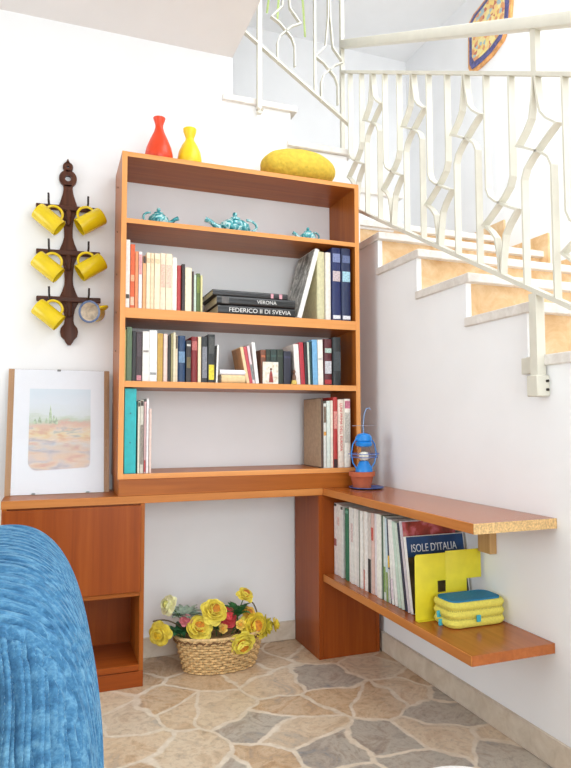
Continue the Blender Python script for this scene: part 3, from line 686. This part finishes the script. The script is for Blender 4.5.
# ------------------------------------------------------------------ things on the bookcase
def vase(name, x, y, z, prof, col, label):
    n = len(prof); inner = [(max(r-.004, .006), zz) for r, zz in prof[::-1] if zz > .02]
    o = build(name, MB().lathe([(0, 0)]+prof+inner+[(0, .02)], (x, y, z), 36), plain(col, .35, .03, 20), origin=(x, y, z))
    return tag(o, label, 'vase', 'vases on top of the bookcase')
vase('vase', .157, -.2, BT+.0003, [(.050, 0), (.056, .008), (.058, .035), (.052, .065), (.036, .105), (.022, .135), (.0165, .155), (.017, .168), (.0245, .190), (.0255, .196)], (226, 66, 26), 'taller red-orange vase at the left end of the bookcase top')
vase('vase', .287, -.2, BT+.0003, [(.043, 0), (.050, .008), (.052, .035), (.047, .065), (.034, .095), (.020, .118), (.0175, .128), (.022, .142), (.0275, .156), (.0285, .170)], (240, 208, 20), 'shorter yellow vase right of the red-orange one')
def cush(u, v):
    th = 2*PI*u; ph = -PI/2+PI*v
    sp = lambda c, e: math.copysign(abs(c)**e, c)
    r = abs(math.cos(ph))**.85; lump = 1+.012*math.sin(5*th+2)*math.cos(ph)+.008*math.sin(11*th+v*9)
    return Vector((.801+.180*r*sp(math.cos(th), .95)*lump, -.155+.112*r*sp(math.sin(th), .9)*lump, 2.170+.0815*sp(math.sin(ph), .95)-.012*(math.cos(th))*math.cos(ph)*0+(.078*0)))
cu = build('cushion', MB().grid(cush, 64, 28, wrap_u=True), plain((214, 182, 62), .85, .06, 60, .35), origin=(.801, -.155, BT))
tag(cu, 'oval puffy yellow cushion at the right of the bookcase top', 'cushion')
def teal():
    m, nt, b = new_mat('turquoise_glaze')
    n = node(nt, 'ShaderNodeTexNoise', Scale=42.0, Detail=4.0, Distortion=1.5); nt.links.new(mapped(nt, (1, 1, 1)), n.inputs['Vector'])
    nt.links.new(ramp(nt, n.outputs['Fac'], [(.36, (30, 110, 122)), (.5, (76, 170, 176)), (.62, (196, 226, 224))]), b.inputs['Base Color']); b.inputs['Roughness'].default_value = .15; return m
tm = teal()
def teapot(x, y, s, side, label, kx=1.0):
    """side = +1 handle to the right, spout to the left"""
    z = ZT; p = thing('teapot', label, 'teapot', (x, y, z), group='turquoise teapots on the top shelf')
    prof = [(0, 0), (.030, 0), (.044, .012), (.050, .028), (.046, .046), (.030, .060), (.022, .064), (0, .064)]
    build('body', MB().lathe([(r*s, q*s) for r, q in prof], (x, y, z), 32, sx=kx), tm, p)
    ld = build('lid', MB().lathe([(.024*s, .063*s), (.022*s, .070*s), (.010*s, .076*s), (0, .077*s)], (x, y, z), 24), tm, p)
    build('knob', MB().lathe([(0, .074*s), (.006*s, .076*s), (.010*s, .084*s), (.008*s, .093*s), (0, .096*s)], (x, y, z), 16), tm, ld)
    build('spout', MB().tube([(x-side*.040*s*kx, y, z+.022*s), (x-side*.062*s*kx, y, z+.030*s), (x-side*.078*s*kx, y, z+.046*s), (x-side*.096*s*kx, y, z+.054*s)], [.014*s, .011*s, .009*s, .011*s], 12), tm, p)
    build('handle', MB().tube([(x+side*(.038+.034*math.sin(a))*s*kx, y, z+(.044-.025*math.cos(a))*s) for a in [PI*k/14 for k in range(15)]], .0055*s, 8), tm, p)
teapot(.158, -.2, .86, -1, 'small turquoise teapot with ring handle to the left, leftmost on the top shelf')
teapot(.488, -.2, 1.06, 1, 'largest turquoise teapot in the middle of the top shelf', 1.3)
teapot(.832, -.2, .76, 1, 'smallest turquoise teapot at the right of the top shelf')
# ------------------------------------------------------------------ mug rack
rk = thing('mug_rack', 'dark carved wooden mug rack hanging on the white wall', 'mug rack', (-.19, 0, 1.72), (0, -.025, 0))
cx = 0.0
half = [(2.018, .020), (1.998, .0185), (1.975, .022), (1.945, .031), (1.918, .040), (1.900, .036), (1.880, .026), (1.855, .020), (1.82, .0175), (1.79, .0175), (1.765, .024), (1.735, .036), (1.722, .039), (1.702, .034), (1.680, .024), (1.65, .019), (1.61, .0165), (1.585, .018), (1.555, .028), (1.528, .040), (1.508, .037), (1.485, .025), (1.455, .019), (1.432, .018), (1.418, .021), (1.402, .033), (1.386, .036), (1.366, .032), (1.352, .019), (1.343, .015), (1.330, .006)]
outl = [(w, z-1.72) for z, w in half]+[(-w, z-1.72) for z, w in half[::-1]]
mb = MB().prism(outl, 'y', -.018, -.0005, .002)
def annulus(mb, c, z, ro, ri, y0, y1, n=28):
    for k in range(n):
        a, b = 2*PI*k/n, 2*PI*(k+1)/n
        mb.prism([(c+ro*math.cos(a), z+ro*math.sin(a)), (c+ro*math.cos(b), z+ro*math.sin(b)), (c+ri*math.cos(b), z+ri*math.sin(b)), (c+ri*math.cos(a), z+ri*math.sin(a))], 'y', y0, y1)
annulus(mb, 0, 2.045-1.72, .036, .0125, -.018, -.0005)
annulus(mb, 0, 2.095-1.72, .021, .005, -.018, -.0005, 18)
mb.prism([(-.009, 2.112-1.72), (.009, 2.112-1.72), (.005, 2.120-1.72), (0, 2.132-1.72), (-.005, 2.120-1.72)], 'y', -.018, -.0005)
build('backboard', mb, dark_wood('z'), rk, local=True)
for z in (1.912, 1.720, 1.522):
    zl = z-1.72
    arm = build('crossbar', MB().box(-.128, .128, -.034, -.018, zl-.012, zl+.010, .003), dark_wood('x'), rk, local=True)
    build('spindle', MB().lathe([(0, -.075), (.010, -.075), (.014, -.06), (.010, -.05), (.015, -.03), (.010, -.018), (.012, -.012)], (0, -.032, zl), 16), dark_wood('z'), rk, local=True)
    for s in (-1, 1): build('hook', MB().tube([(s*.077, -.032, zl), (s*.077, -.060, zl+.002), (s*.078, -.075, zl+.012), (s*.078, -.080, zl+.034), (s*.079, -.080, zl+.040)], .0042, 8), plain((40, 28, 24), .5), arm, local=True)
mugm = plain((226, 196, 22), .25, .03, 20)
def make_mug(loc, rot, label):
    m = thing('mug', label, 'mug', loc, rot, 'yellow mugs on the rack')
    L, r = .112, .037
    build('body', MB().lathe([(0, 0), (r-.003, 0), (r, .004), (r, L), (r-.0035, L), (r-.0035, .006), (0, .006)], (0, 0, -L/2), 32), mugm, m, local=True)
    build('handle', MB().tube([(r-.002+.030*math.sin(a), 0, .034*math.cos(a)) for a in [PI*k/14 for k in range(15)]], .0055, 8), mugm, m, local=True)
    return m
def mug_rot(ax, hx):
    z = Vector(ax).normalized(); x = Vector(hx); x = (x-z*x.dot(z)).normalized(); y = z.cross(x)
    return Matrix((x, y, z)).transposed().to_euler()
eL = mug_rot((.78, -.08, -.62), (.62, 0, .78)); eR = mug_rot((-.82, -.08, -.57), (-.57, 0, .82))
mug0 = make_mug((-.2720, -.082, 1.838), eL, 'yellow mug on the top left hook of the rack')
def copy_mug(loc, rot, label):
    r = mug0.copy(); C.objects.link(r); r.location = loc; r.rotation_euler = rot; r['label'] = label
    for ch in list(mug0.children):
        c = ch.copy(); C.objects.link(c); c.parent = r
    return r
for loc, rot, lab in [((-.1060, -.082, 1.848), eR, 'yellow mug on the top right hook of the rack'),
                      ((-.2715, -.082, 1.640), eL, 'yellow mug on the middle left hook of the rack'),
                      ((-.1010, -.082, 1.654), eR, 'yellow mug on the middle right hook of the rack'),
                      ((-.2650, -.082, 1.444), eL, 'yellow mug on the bottom left hook of the rack')]:
    copy_mug(loc, rot, lab)
m6 = thing('mug', 'yellow mug showing its blue-rimmed pale inside on the bottom right hook', 'mug', (-.092, -.090, 1.462), mug_rot((-.42, -.86, -.10), (.75, -.30, .35)), 'yellow mugs on the rack')
build('body', MB().lathe([(0, 0), (.034, 0), (.037, .004), (.038, .055), (.044, .075), (.0445, .078), (.040, .078), (.034, .055), (.033, .006), (0, .006)], (0, 0, -.045), 32), mugm, m6, local=True)
build('inside', MB().lathe([(0, .008), (.0335, .008), (.0345, .055), (.0395, .0765), (.0385, .0775), (.0325, .055), (.031, .010), (0, .010)], (0, 0, -.045), 32), plain((228, 214, 196), .3, .1, 60), m6, local=True)
build('rim', MB().lathe([(.038, .0765), (.0455, .0765), (.0462, .080), (.043, .0815), (.038, .080)], (0, 0, -.045), 36, ring=True), plain((92, 108, 142), .3, .1, 80), m6, local=True)
build('handle', MB().tube([(.036+.026*math.sin(a), 0, -.006+.030*math.cos(a)) for a in [PI*k/14 for k in range(15)]], .0055, 8), mugm, m6, local=True)
# ------------------------------------------------------------------ framed print leaning on the wall
def art_material():
    m, nt, b = new_mat('watercolour')
    v = mapped(nt, (1, 1, 1)); n = node(nt, 'ShaderNodeTexNoise', Scale=1.0, Detail=6.0, Roughness=.65); nt.links.new(mapped(nt, (9, 9, 26)), n.inputs['Vector'])
    n2 = node(nt, 'ShaderNodeTexNoise', Scale=1.0, Detail=5.0, Roughness=.6, Distortion=.6); nt.links.new(mapped(nt, (11, 11, 34)), n2.inputs['Vector'])
    sx = node(nt, 'ShaderNodeSeparateXYZ'); nt.links.new(v, sx.inputs[0])
    mr = node(nt, 'ShaderNodeMapRange'); mr.inputs['From Min'].default_value = .095; mr.inputs['From Max'].default_value = .430
    nt.links.new(sx.outputs['Z'], mr.inputs['Value'])
    ad = node(nt, 'ShaderNodeMath', operation='MULTIPLY_ADD'); nt.links.new(n.outputs['Fac'], ad.inputs[0]); ad.inputs[1].default_value = .30
    su = node(nt, 'ShaderNodeMath', operation='SUBTRACT'); nt.links.new(mr.outputs[0], su.inputs[0]); su.inputs[1].default_value = .15
    nt.links.new(su.outputs[0], ad.inputs[2])
    land = ramp(nt, ad.outputs[0], [(0, (214, 176, 166)), (.12, (226, 190, 176)), (.22, (204, 164, 152)), (.30, (196, 190, 196)), (.36, (226, 180, 156)), (.43, (232, 212, 156)), (.49, (226, 196, 176)), (.55, (226, 186, 172)), (.60, (206, 214, 196)), (.68, (226, 230, 230)), (.82, (228, 233, 240)), (.95, (224, 232, 240))])
    patch = ramp(nt, n2.outputs['Fac'], [(.34, (222, 170, 156)), (.44, (236, 212, 180)), (.52, (236, 226, 216)), (.60, (172, 186, 202)), (.68, (228, 196, 190))])
    lo = node(nt, 'ShaderNodeMapRange'); lo.inputs['From Min'].default_value = .58; lo.inputs['From Max'].default_value = .48; lo.inputs['To Max'].default_value = .6
    nt.links.new(mr.outputs[0], lo.inputs['Value'])
    mx = node(nt, 'ShaderNodeMixRGB'); nt.links.new(lo.outputs[0], mx.inputs[0]); nt.links.new(land, mx.inputs[1]); nt.links.new(patch, mx.inputs[2])
    nt.links.new(mx.outputs[0], b.inputs['Base Color']); b.inputs['Roughness'].default_value = .6; return m
GLASS = plain((255, 255, 255), 0.0, 0, 31, trans=1.0)
for n_ in GLASS.node_tree.nodes:
    if n_.type == 'BSDF_PRINCIPLED': n_.inputs['IOR'].default_value = 1.12
tilt = -math.atan2(.088, .512)
fr = thing('framed_print', 'frameless glass clip frame with pastel landscape print leaning on the wall', 'picture', (-.213, -.112, .7208), (tilt, 0, 0))
FW, FH = .1965, .509
build('backing_board', MB().box(-FW, FW, 0, .004, 0, FH), wood('z', (166, 126, 92), (184, 142, 106), (198, 158, 122), .6), fr, local=True)
build('mount_paper', MB().box(-.1745, .175, -.0012, 0, .0004, FH-.0004), plain((243, 243, 248), .6, .004), fr, local=True)
aw, z0, z1, rr = .118, .098, .428, .03
o = [(-aw, z1), (-aw, z0+rr)]+[(-aw+rr-rr*math.cos(a), z0+rr-rr*math.sin(a)) for a in [PI/2*k/5 for k in range(1, 6)]]+[(aw-rr+rr*math.sin(a), z0+rr-rr*math.cos(a)) for a in [PI/2*k/5 for k in range(0, 6)]]+[(aw, z1)]
o = [(a, b+.004*math.sin(a*90)) if b < z0+.02 else (a, b) for a, b in o]
art = build('landscape_print', MB().prism([(a+.003, b) for a, b in o], 'y', -.0018, -.0012), art_material(), fr, local=True)
for k, (x, zb, w, h) in enumerate([(-.075, .285, .014, .028), (-.092, .283, .012, .022), (-.035, .284, .012, .078), (-.022, .284, .010, .036), (-.012, .280, .012, .030), (-.050, .285, .010, .024)]):
    build('painted_tree', MB().prism([(x-w/2, zb), (x+w/2, zb), (x+w*.4, zb+h*.5), (x, zb+h), (x-w*.4, zb+h*.5)], 'y', -.0021, -.0018), plain((186, 200, 172), .6, .15, 80), art, local=True)
build('glass_sheet', MB().box(-FW+.001, FW-.001, -.0048, -.0024, .0005, FH-.0005), GLASS, fr, local=True)
for x, z in ((-.005, FH), (-.092, 0), (.112, 0)):
    build('clip', MB().box(x-.007, x+.007, -.0062, .005, z-(.006 if z else -.0004), z+(.0012 if z else .006)), plain((120, 118, 116), .3, metal=1), fr, local=True)
# ------------------------------------------------------------------ flower basket
bx, by, bh = .428, -.205, .142
def oval(a, k, t=0): return ((.146+.038*t)*k*math.cos(a)+bx, (.086+.020*t)*k*math.sin(a)+by)
wick = plain((206, 170, 118), .7, .18, 90, .2)
bk = thing('basket', 'oval woven wicker basket on the floor under the desk', 'basket', (bx, by, 0))
mb = MB(); NS, NR = 38, 13
for rrow in range(NR):
    z = .006+(bh-.014)*rrow/(NR-1); t = z/bh; pts = []
    for k in range(NS*4):
        a = 2*PI*k/(NS*4); off = .0042*math.cos(PI*k/4*1.0*1+PI*rrow)
        x, y = oval(a, 1, t); nx, ny = math.cos(a), math.sin(a)
        pts.append((x+nx*off, y+ny*off, z))
    mb.tube(pts, .0049, 6, closed=True)
build('weave', mb, wick, bk)
mb = MB()
for k in range(NS):
    a = 2*PI*k/NS; mb.tube([(*oval(a, 1, 0), .001), (*oval(a, 1, 1), bh-.004)], .0026, 6)
build('stakes', mb, plain((190, 150, 98), .7, .15, 60), bk)
mb = MB(); pts = [(*oval(2*PI*k/80, 1.01, 1), bh) for k in range(80)]; mb.tube(pts, .0062, 8, closed=True)
build('rim', mb, plain((206, 172, 122), .7, .15, 90), bk)
mb = MB(); pts = []
for k in range(160): pts.append((oval(2*PI*k/160, 1.03, 1)[0], oval(2*PI*k/160, 1.03, 1)[1]-.0, bh-.012+.005*math.sin(k*PI/2.0)))
mb.tube(pts, .003, 6, closed=True); e = build('rim_lacing', mb, plain((120, 82, 46), .7), bk); e['label'] = 'dark brown lacing'
mb = MB(); lo = [mb.bm.verts.new((*oval(2*PI*k/48, .93, 0), .004)) for k in range(48)]; hi = [mb.bm.verts.new((*oval(2*PI*k/48, .95, .9), bh-.014)) for k in range(48)]
for k in range(48): mb.bm.faces.new((lo[k], lo[(k+1) % 48], hi[(k+1) % 48], hi[k]))
mb.bm.faces.new(lo[::-1]); mb.bm.faces.new(hi); build('lining', mb, plain((150, 116, 74), .9, .2, 60), bk)
# flowers
def petal(mb, M, L, wd, cup, curl, nu=6, nv=7, pointed=False):
    def f(u, v):
        k = 2*(v-.5); e = u*L*(1 if pointed else 1-.20*k*k*u)
        w = wd*(math.sin(PI*min(1, .12+.86*u)) if pointed else .34+.66*math.sin(PI*(.06+.60*u)))*k
        bend = cup*u+curl*u*u*u
        return M @ Vector((w, e*math.cos(bend), e*math.sin(bend)+k*k*wd*.30*(1-u*.4)))
    mb.grid(f, nu, nv)
def head_matrix(c, d):
    z = Vector(d).normalized(); return Matrix.Translation(c) @ z.to_track_quat('Z', 'Y').to_matrix().to_4x4()
def bloom(parent, c, d, r, col, ccol, rings=4, n=7):
    H = head_matrix(c, d); mb = MB()
    for k in range(rings):
        f = 1-k/(rings+.3); cup = .30+.80*(k/max(1, rings-1)); L = r*(.55+.5*f)
        for i in range(n):
            a = 2*PI*(i+.5*k)/n+R.uniform(-.12, .12)
            M = H @ Matrix.Rotation(a, 4, 'Z') @ Matrix.Translation((0, r*.12*f, -r*.25*f+r*.04*k)) @ Matrix.Rotation(R.uniform(-.1, .1), 4, 'X')
            petal(mb, M, L, r*.44*(.55+.5*f), cup, R.uniform(-.35, .1))
    bmesh.ops.solidify(mb.bm, geom=mb.bm.faces[:], thickness=.0009)
    build('petals', mb, plain(col, .6, .10, 60), parent)
    mb = MB()
    for k in range(7):
        q = .06*r+.34*r*k/7; pts = [H @ Vector((q*math.cos(a), q*math.sin(a), r*(.60-.13*k/7)+.02*r*math.sin(3*a))) for a in [2*PI*j/12 for j in range(12)]]
        mb.tube(pts, r*.055, 5, closed=True)
    mb.lathe([(0, 0), (r*.38, 0), (r*.40, r*.42), (r*.30, r*.56), (r*.10, r*.58), (0, r*.56)], M=H, seg=14)
    build('flower_center', mb, plain(ccol, .6, .15, 90), parent)
def stem(parent, a, b, r=.0022, sag=.012):
    a, b = Vector(a), Vector(b); pts = [a.lerp(b, t)+Vector((0, 0, sag*math.sin(PI*t))) for t in [i/8 for i in range(9)]]
    build('stem', MB().tube(pts, r, 6), plain((70, 104, 48), .6, .1), parent)
def leaves(parent, c, n, L, col, spread=1.0, updir=.6):
    mb = MB()
    for i in range(n):
        a = 2*PI*i/n+R.uniform(-.3, .3); d = Vector((math.cos(a)*spread, math.sin(a)*spread, updir+R.uniform(-.3, .4)))
        M = Matrix.Translation(c) @ d.normalized().to_track_quat('Y', 'Z').to_matrix().to_4x4()
        petal(mb, M, L*R.uniform(.7, 1.1), L*.2, .1, -.3, 6, 5, True)
    bmesh.ops.solidify(mb.bm, geom=mb.bm.faces[:], thickness=.0007)
    build('leaf_cluster', mb, plain(col, .6, .15, 60), parent)
Y1, Y2, Y3 = (240, 216, 86), (234, 210, 70), (212, 198, 62)
OC = (198, 128, 34)
GF = 'artificial flowers in the basket'
fl = [  # centre, facing, radius, petals, centre colour, label, root
 ((.2105, -.215, .272), (-.75, -.55, .45), .036, (240, 234, 186), (206, 206, 120), 'cream-white flower rising at the far left of the basket', 2, 9),
 ((.176, -.235, .168), (-.55, -.8, .05), .044, Y1, (206, 170, 30), 'yellow flower hanging over the left end of the basket', 3, 8),
 ((.281, -.225, .208), (-.1, -.8, .6), .024, (222, 128, 136), (190, 90, 100), 'small pink flower at the left of the basket', 3, 7),
 ((.331, -.245, .176), (.0, -.75, .65), .050, Y1, OC, 'yellow ranunculus low over the basket rim, left of centre', 5, 8),
 ((.395, -.235, .234), (.08, -.75, .65), .051, Y1, OC, 'large yellow ranunculus with orange heart, top centre of the basket', 5, 8),
 ((.458, -.215, .196), (.2, -.75, .5), .040, (222, 82, 84), (200, 60, 66), 'coral red flower beside the top centre ranunculus', 4, 11),
 ((.431, -.245, .164), (-.2, -.85, .3), .018, (240, 196, 90), (214, 150, 50), 'tiny orange-yellow bud under the coral flower', 2, 6),
 ((.531, -.225, .284), (.25, -.6, .85), .034, Y1, (190, 110, 30), 'yellow ranunculus standing highest on its stem', 4, 7),
 ((.503, -.255, .174), (-.3, -.8, .3), .019, (240, 200, 84), (214, 150, 50), 'tiny yellow bud between the coral flower and the big right bloom', 2, 6),
 ((.565, -.245, .156), (.25, -.9, .35), .056, Y2, OC, 'biggest yellow ranunculus at the right of the basket', 5, 8),
 ((.494, -.306, .116), (.05, -.9, -.45), .050, (244, 222, 96), OC, 'yellow ranunculus drooping over the front of the basket', 5, 8),
 ((.620, -.235, .150), (.9, -.45, .1), .042, Y3, (170, 150, 30), 'greenish yellow bloom turned away at the right end of the basket', 3, 8),
 ((.664, -.225, .148), (.95, -.3, .15), .028, Y2, (190, 170, 40), 'small yellow flower farthest right of the basket', 3, 7),
 ((.549, -.220, .206), (.1, -.6, .7), .028, (238, 190, 74), (200, 120, 40), 'orange-yellow half-open flower behind the big right bloom', 3, 7),
]
for i, (c, d, r, pc_, cc, lab, rings, n) in enumerate(fl):
    root = (bx+(c[0]-bx)*.45, by+(c[1]-by)*.3, .110)
    f = thing('flower', lab, 'flower', root, group=GF)
    bloom(f, c, d, r, pc_, cc, rings, n)
    stem(f, root, Vector(c)-Vector(d).normalized()*r*.25)
for c, n, L, col, lab, up in [((.262, -.21, .150), 26, .075, (46, 104, 62), 'dark green leaf spray at the left of the basket', .5), ((.285, -.18, .19), 46, .080, (146, 164, 146), 'grey-green leaf spray behind the pink flower', .9),
                          ((.385, -.20, .150), 24, .07, (58, 92, 42), 'deep green leaf spray under the top centre ranunculus', .4), ((.505, -.20, .190), 26, .08, (54, 112, 58), 'green leaf spray below the highest flower', .9)]:
    s = thing('leaf_spray', lab, 'foliage', (c[0], c[1], .112), group='leaf sprays in the basket')
    leaves(s, Vector(c), n, L, col, updir=up); stem(s, (c[0], c[1], .105), c, .003, 0)
for a, b, lab in [((.30, -.2, .14), (.150, -.22, .215), 'bare brown twig curling out at the left of the basket'), ((.60, -.21, .15), (.555, -.22, .252), 'bare dark twig sticking up at the right of the basket')]:
    a, b = Vector(a), Vector(b); mid = (a+b)/2+Vector((0, 0, .05))
    pts = [a*(1-t)**2+mid*2*t*(1-t)+b*t*t for t in [i/10 for i in range(11)]]
    tag(build('twig', MB().tube(pts, .0028, 6), plain((92, 78, 54), .7, .15), origin=tuple(a)), lab, 'twig')
# ------------------------------------------------------------------ blue armchair
def fabric():
    m, nt, b = new_mat('blue_chenille')
    n = node(nt, 'ShaderNodeTexNoise', Scale=1.0, Detail=6.0, Roughness=.7); nt.links.new(mapped(nt, (26, 120, 60)), n.inputs['Vector'])
    n2 = node(nt, 'ShaderNodeTexNoise', Scale=260.0, Detail=2.0); nt.links.new(mapped(nt, (1, 1, 1)), n2.inputs['Vector'])
    c1 = ramp(nt, n.outputs['Fac'], [(.3, (34, 82, 122)), (.5, (62, 116, 154)), (.7, (106, 156, 186))])
    mx = node(nt, 'ShaderNodeMixRGB', blend_type='OVERLAY'); mx.inputs[0].default_value = .2
    nt.links.new(c1, mx.inputs[1]); nt.links.new(n2.outputs['Fac'], mx.inputs[2])
    nt.links.new(mx.outputs[0], b.inputs['Base Color']); b.inputs['Roughness'].default_value = .9
    b.inputs['Sheen Weight'].default_value = .45; b.inputs['Sheen Tint'].default_value = rgb((170, 210, 235)); b.inputs['Sheen Roughness'].default_value = .4
    bp = node(nt, 'ShaderNodeBump', Strength=.3, Distance=.003); nt.links.new(n2.outputs['Fac'], bp.inputs['Height']); nt.links.new(bp.outputs[0], b.inputs['Normal'])
    return m
fab = fabric()
def puffy(xc, yc, zc, a, b, h, ex=.83, ez=.83, ey=.5, nu=120, nv=120, ridge=.0035, under=0.0):
    sp = lambda c, e: math.copysign(abs(c)**e, c)
    p = 2/ey
    def f(u, v):
        th = 2*PI*u; ph = -PI/2+PI*v; cs, sn = abs(math.cos(ph)), math.sin(ph)
        q = (cs**p+abs(sn)**p)**(1/p); r = cs/q
        x, y, z = a*r*sp(math.cos(th), ex), b*sn/q, h*r*sp(math.sin(th), ez)
        cap = max(0.0, min(1.0, (abs(y)/b-.80)/.14)); cap = cap*cap*(3-2*cap)
        wob = .006*math.sin(9*x+23*z)+.004*math.sin(31*z+11*y)
        gro = lambda q: -max(0.0, 1-abs(((q+.5) % 1)-.5)/.20)**1.3
        ry = gro((y+wob+.03*x)/.0155+.25*math.sin(40*x))+.35*gro((y+wob)/.0062)
        rx = gro((x+wob*1.6+.02*math.sin(9*z)+.12*(z-.4))/.0215)+.45*gro((x+wob)/.0082)
        d = ridge*((1-cap)*ry+cap*2.2*rx)
        nrm = Vector((x/a**2, y/b**2*.6, z/h**2*1.0))
        if nrm.length > 1e-6: nrm.normalize()
        return Vector((xc+x, yc+y+under*max(0.0, .62-(z+h)/(2*h))*(-y/b), zc+z))+nrm*d
    return MB().grid(f, nu, nv, wrap_u=True)
ac = thing('armchair', 'blue ribbed fabric armchair seen from its rounded back, at the left near the viewer', 'armchair', (-.6, -1.56, 0))
build('backrest', puffy(-.324, -1.555, .400, .173, .375, .399, nu=520, nv=440, ridge=.009, under=.16), fab, ac)
build('seat', puffy(-.80, -1.56, .27, .42, .30, .20, .6, .5, .4, 60, 60), fab, ac)
build('armrest', puffy(-.78, -1.86, .32, .44, .10, .27, .6, .7, .5, 60, 60), fab, ac)
build('armrest', puffy(-.78, -1.26, .32, .44, .10, .27, .6, .7, .5, 60, 60), fab, ac)
for x in (-.36, -1.10):
    for y in (-1.84, -1.28): build('leg', MB().lathe([(0, 0), (.018, 0), (.024, .09), (0, .09)], (x, y, 0), 16), dark_wood('z'), ac)
# white domed stool just entering at the bottom
so = thing('stool', 'white domed seat just entering at the bottom edge', 'stool', (.385, -1.93, 0))
build('seat', MB().lathe([(0, .375), (.105, .375), (.120, .385), (.120, .394), (.100, .408), (.055, .4195), (0, .423)], (.385, -1.93, 0), 40), plain((244, 243, 242), .4, .01), so)
for k in range(3):
    a = 2*PI*k/3+.5
    build('leg', MB().tube([(.385+.07*math.cos(a), -1.93+.07*math.sin(a), .376), (.385+.12*math.cos(a), -1.93+.12*math.sin(a), 0.0)], .011, 10), plain((236, 234, 230), .4, .01), so)
# ------------------------------------------------------------------ light
def area(name, loc, direction, sx, sy, power, col=(1, 1, 1)):
    l = bpy.data.lights.new(name, 'AREA'); l.shape = 'RECTANGLE'; l.size = sx; l.size_y = sy; l.energy = power; l.color = col
    o = bpy.data.objects.new(name, l); C.objects.link(o); o.location = loc
    o.rotation_euler = Vector(direction).to_track_quat('-Z', 'Y').to_euler(); return o
area('front_fill_light', (.5, YF-.02, 1.33), (0, 1, 0), 2.3, 2.2, 80, (.87, .955, 1))  # unseen source added behind the camera to light the bookcase
area('left_fill_light', (XL-.02, -1.5, 1.4), (1, 0, 0), 2.15, 2.1, 73, (.86, .955, 1))  # unseen source added at the left to brighten the right wall
area('stairwell_fill_light', (1.33, -2.1, ZU+.05), (0, 0, -1), 1.4, 2.8, 66, (.92, .965, .99))  # unseen source added overhead to make the stairwell bright
w = bpy.data.worlds.new('sky'); bpy.context.scene.world = w; w.use_nodes = True
bgn = w.node_tree.nodes['Background']; sk = w.node_tree.nodes.new('ShaderNodeTexSky'); sk.sky_type = 'HOSEK_WILKIE'
bgn.inputs[0].default_value = (.88, .95, 1, 1); bgn.inputs[1].default_value = .65
w.node_tree.nodes.remove(sk)
# ------------------------------------------------------------------ camera
cam = bpy.data.cameras.new('camera'); co = bpy.data.objects.new('camera', cam); C.objects.link(co)
yaw, pitch, roll = .3564, .063, -.0021
r0 = Vector((math.cos(yaw), -math.sin(yaw), 0)); fw = Vector((math.sin(yaw), math.cos(yaw), 0)); up = Vector((0, 0, 1))
f2 = math.cos(pitch)*fw+math.sin(pitch)*up; u2 = math.cos(pitch)*up-math.sin(pitch)*fw
r3 = math.cos(roll)*r0+math.sin(roll)*u2; u3 = math.cos(roll)*u2-math.sin(roll)*r0
M = Matrix((r3, u3, -f2)).transposed().to_4x4(); M.translation = Vector((-.2413, -2.7872, .9989))
co.matrix_world = M
cam.sensor_fit = 'HORIZONTAL'; cam.sensor_width = 36; cam.lens = 626.1028*36/571; cam.clip_start = .05
sc = bpy.context.scene; sc.camera = co
sc.view_settings.view_transform = 'Standard'; sc.view_settings.look = 'None'; sc.view_settings.gamma = 1; sc.view_settings.use_curve_mapping = False
sc.view_settings.exposure = -0.1
sc.cycles.max_bounces = 10; sc.cycles.diffuse_bounces = 6; sc.cycles.use_denoising = True
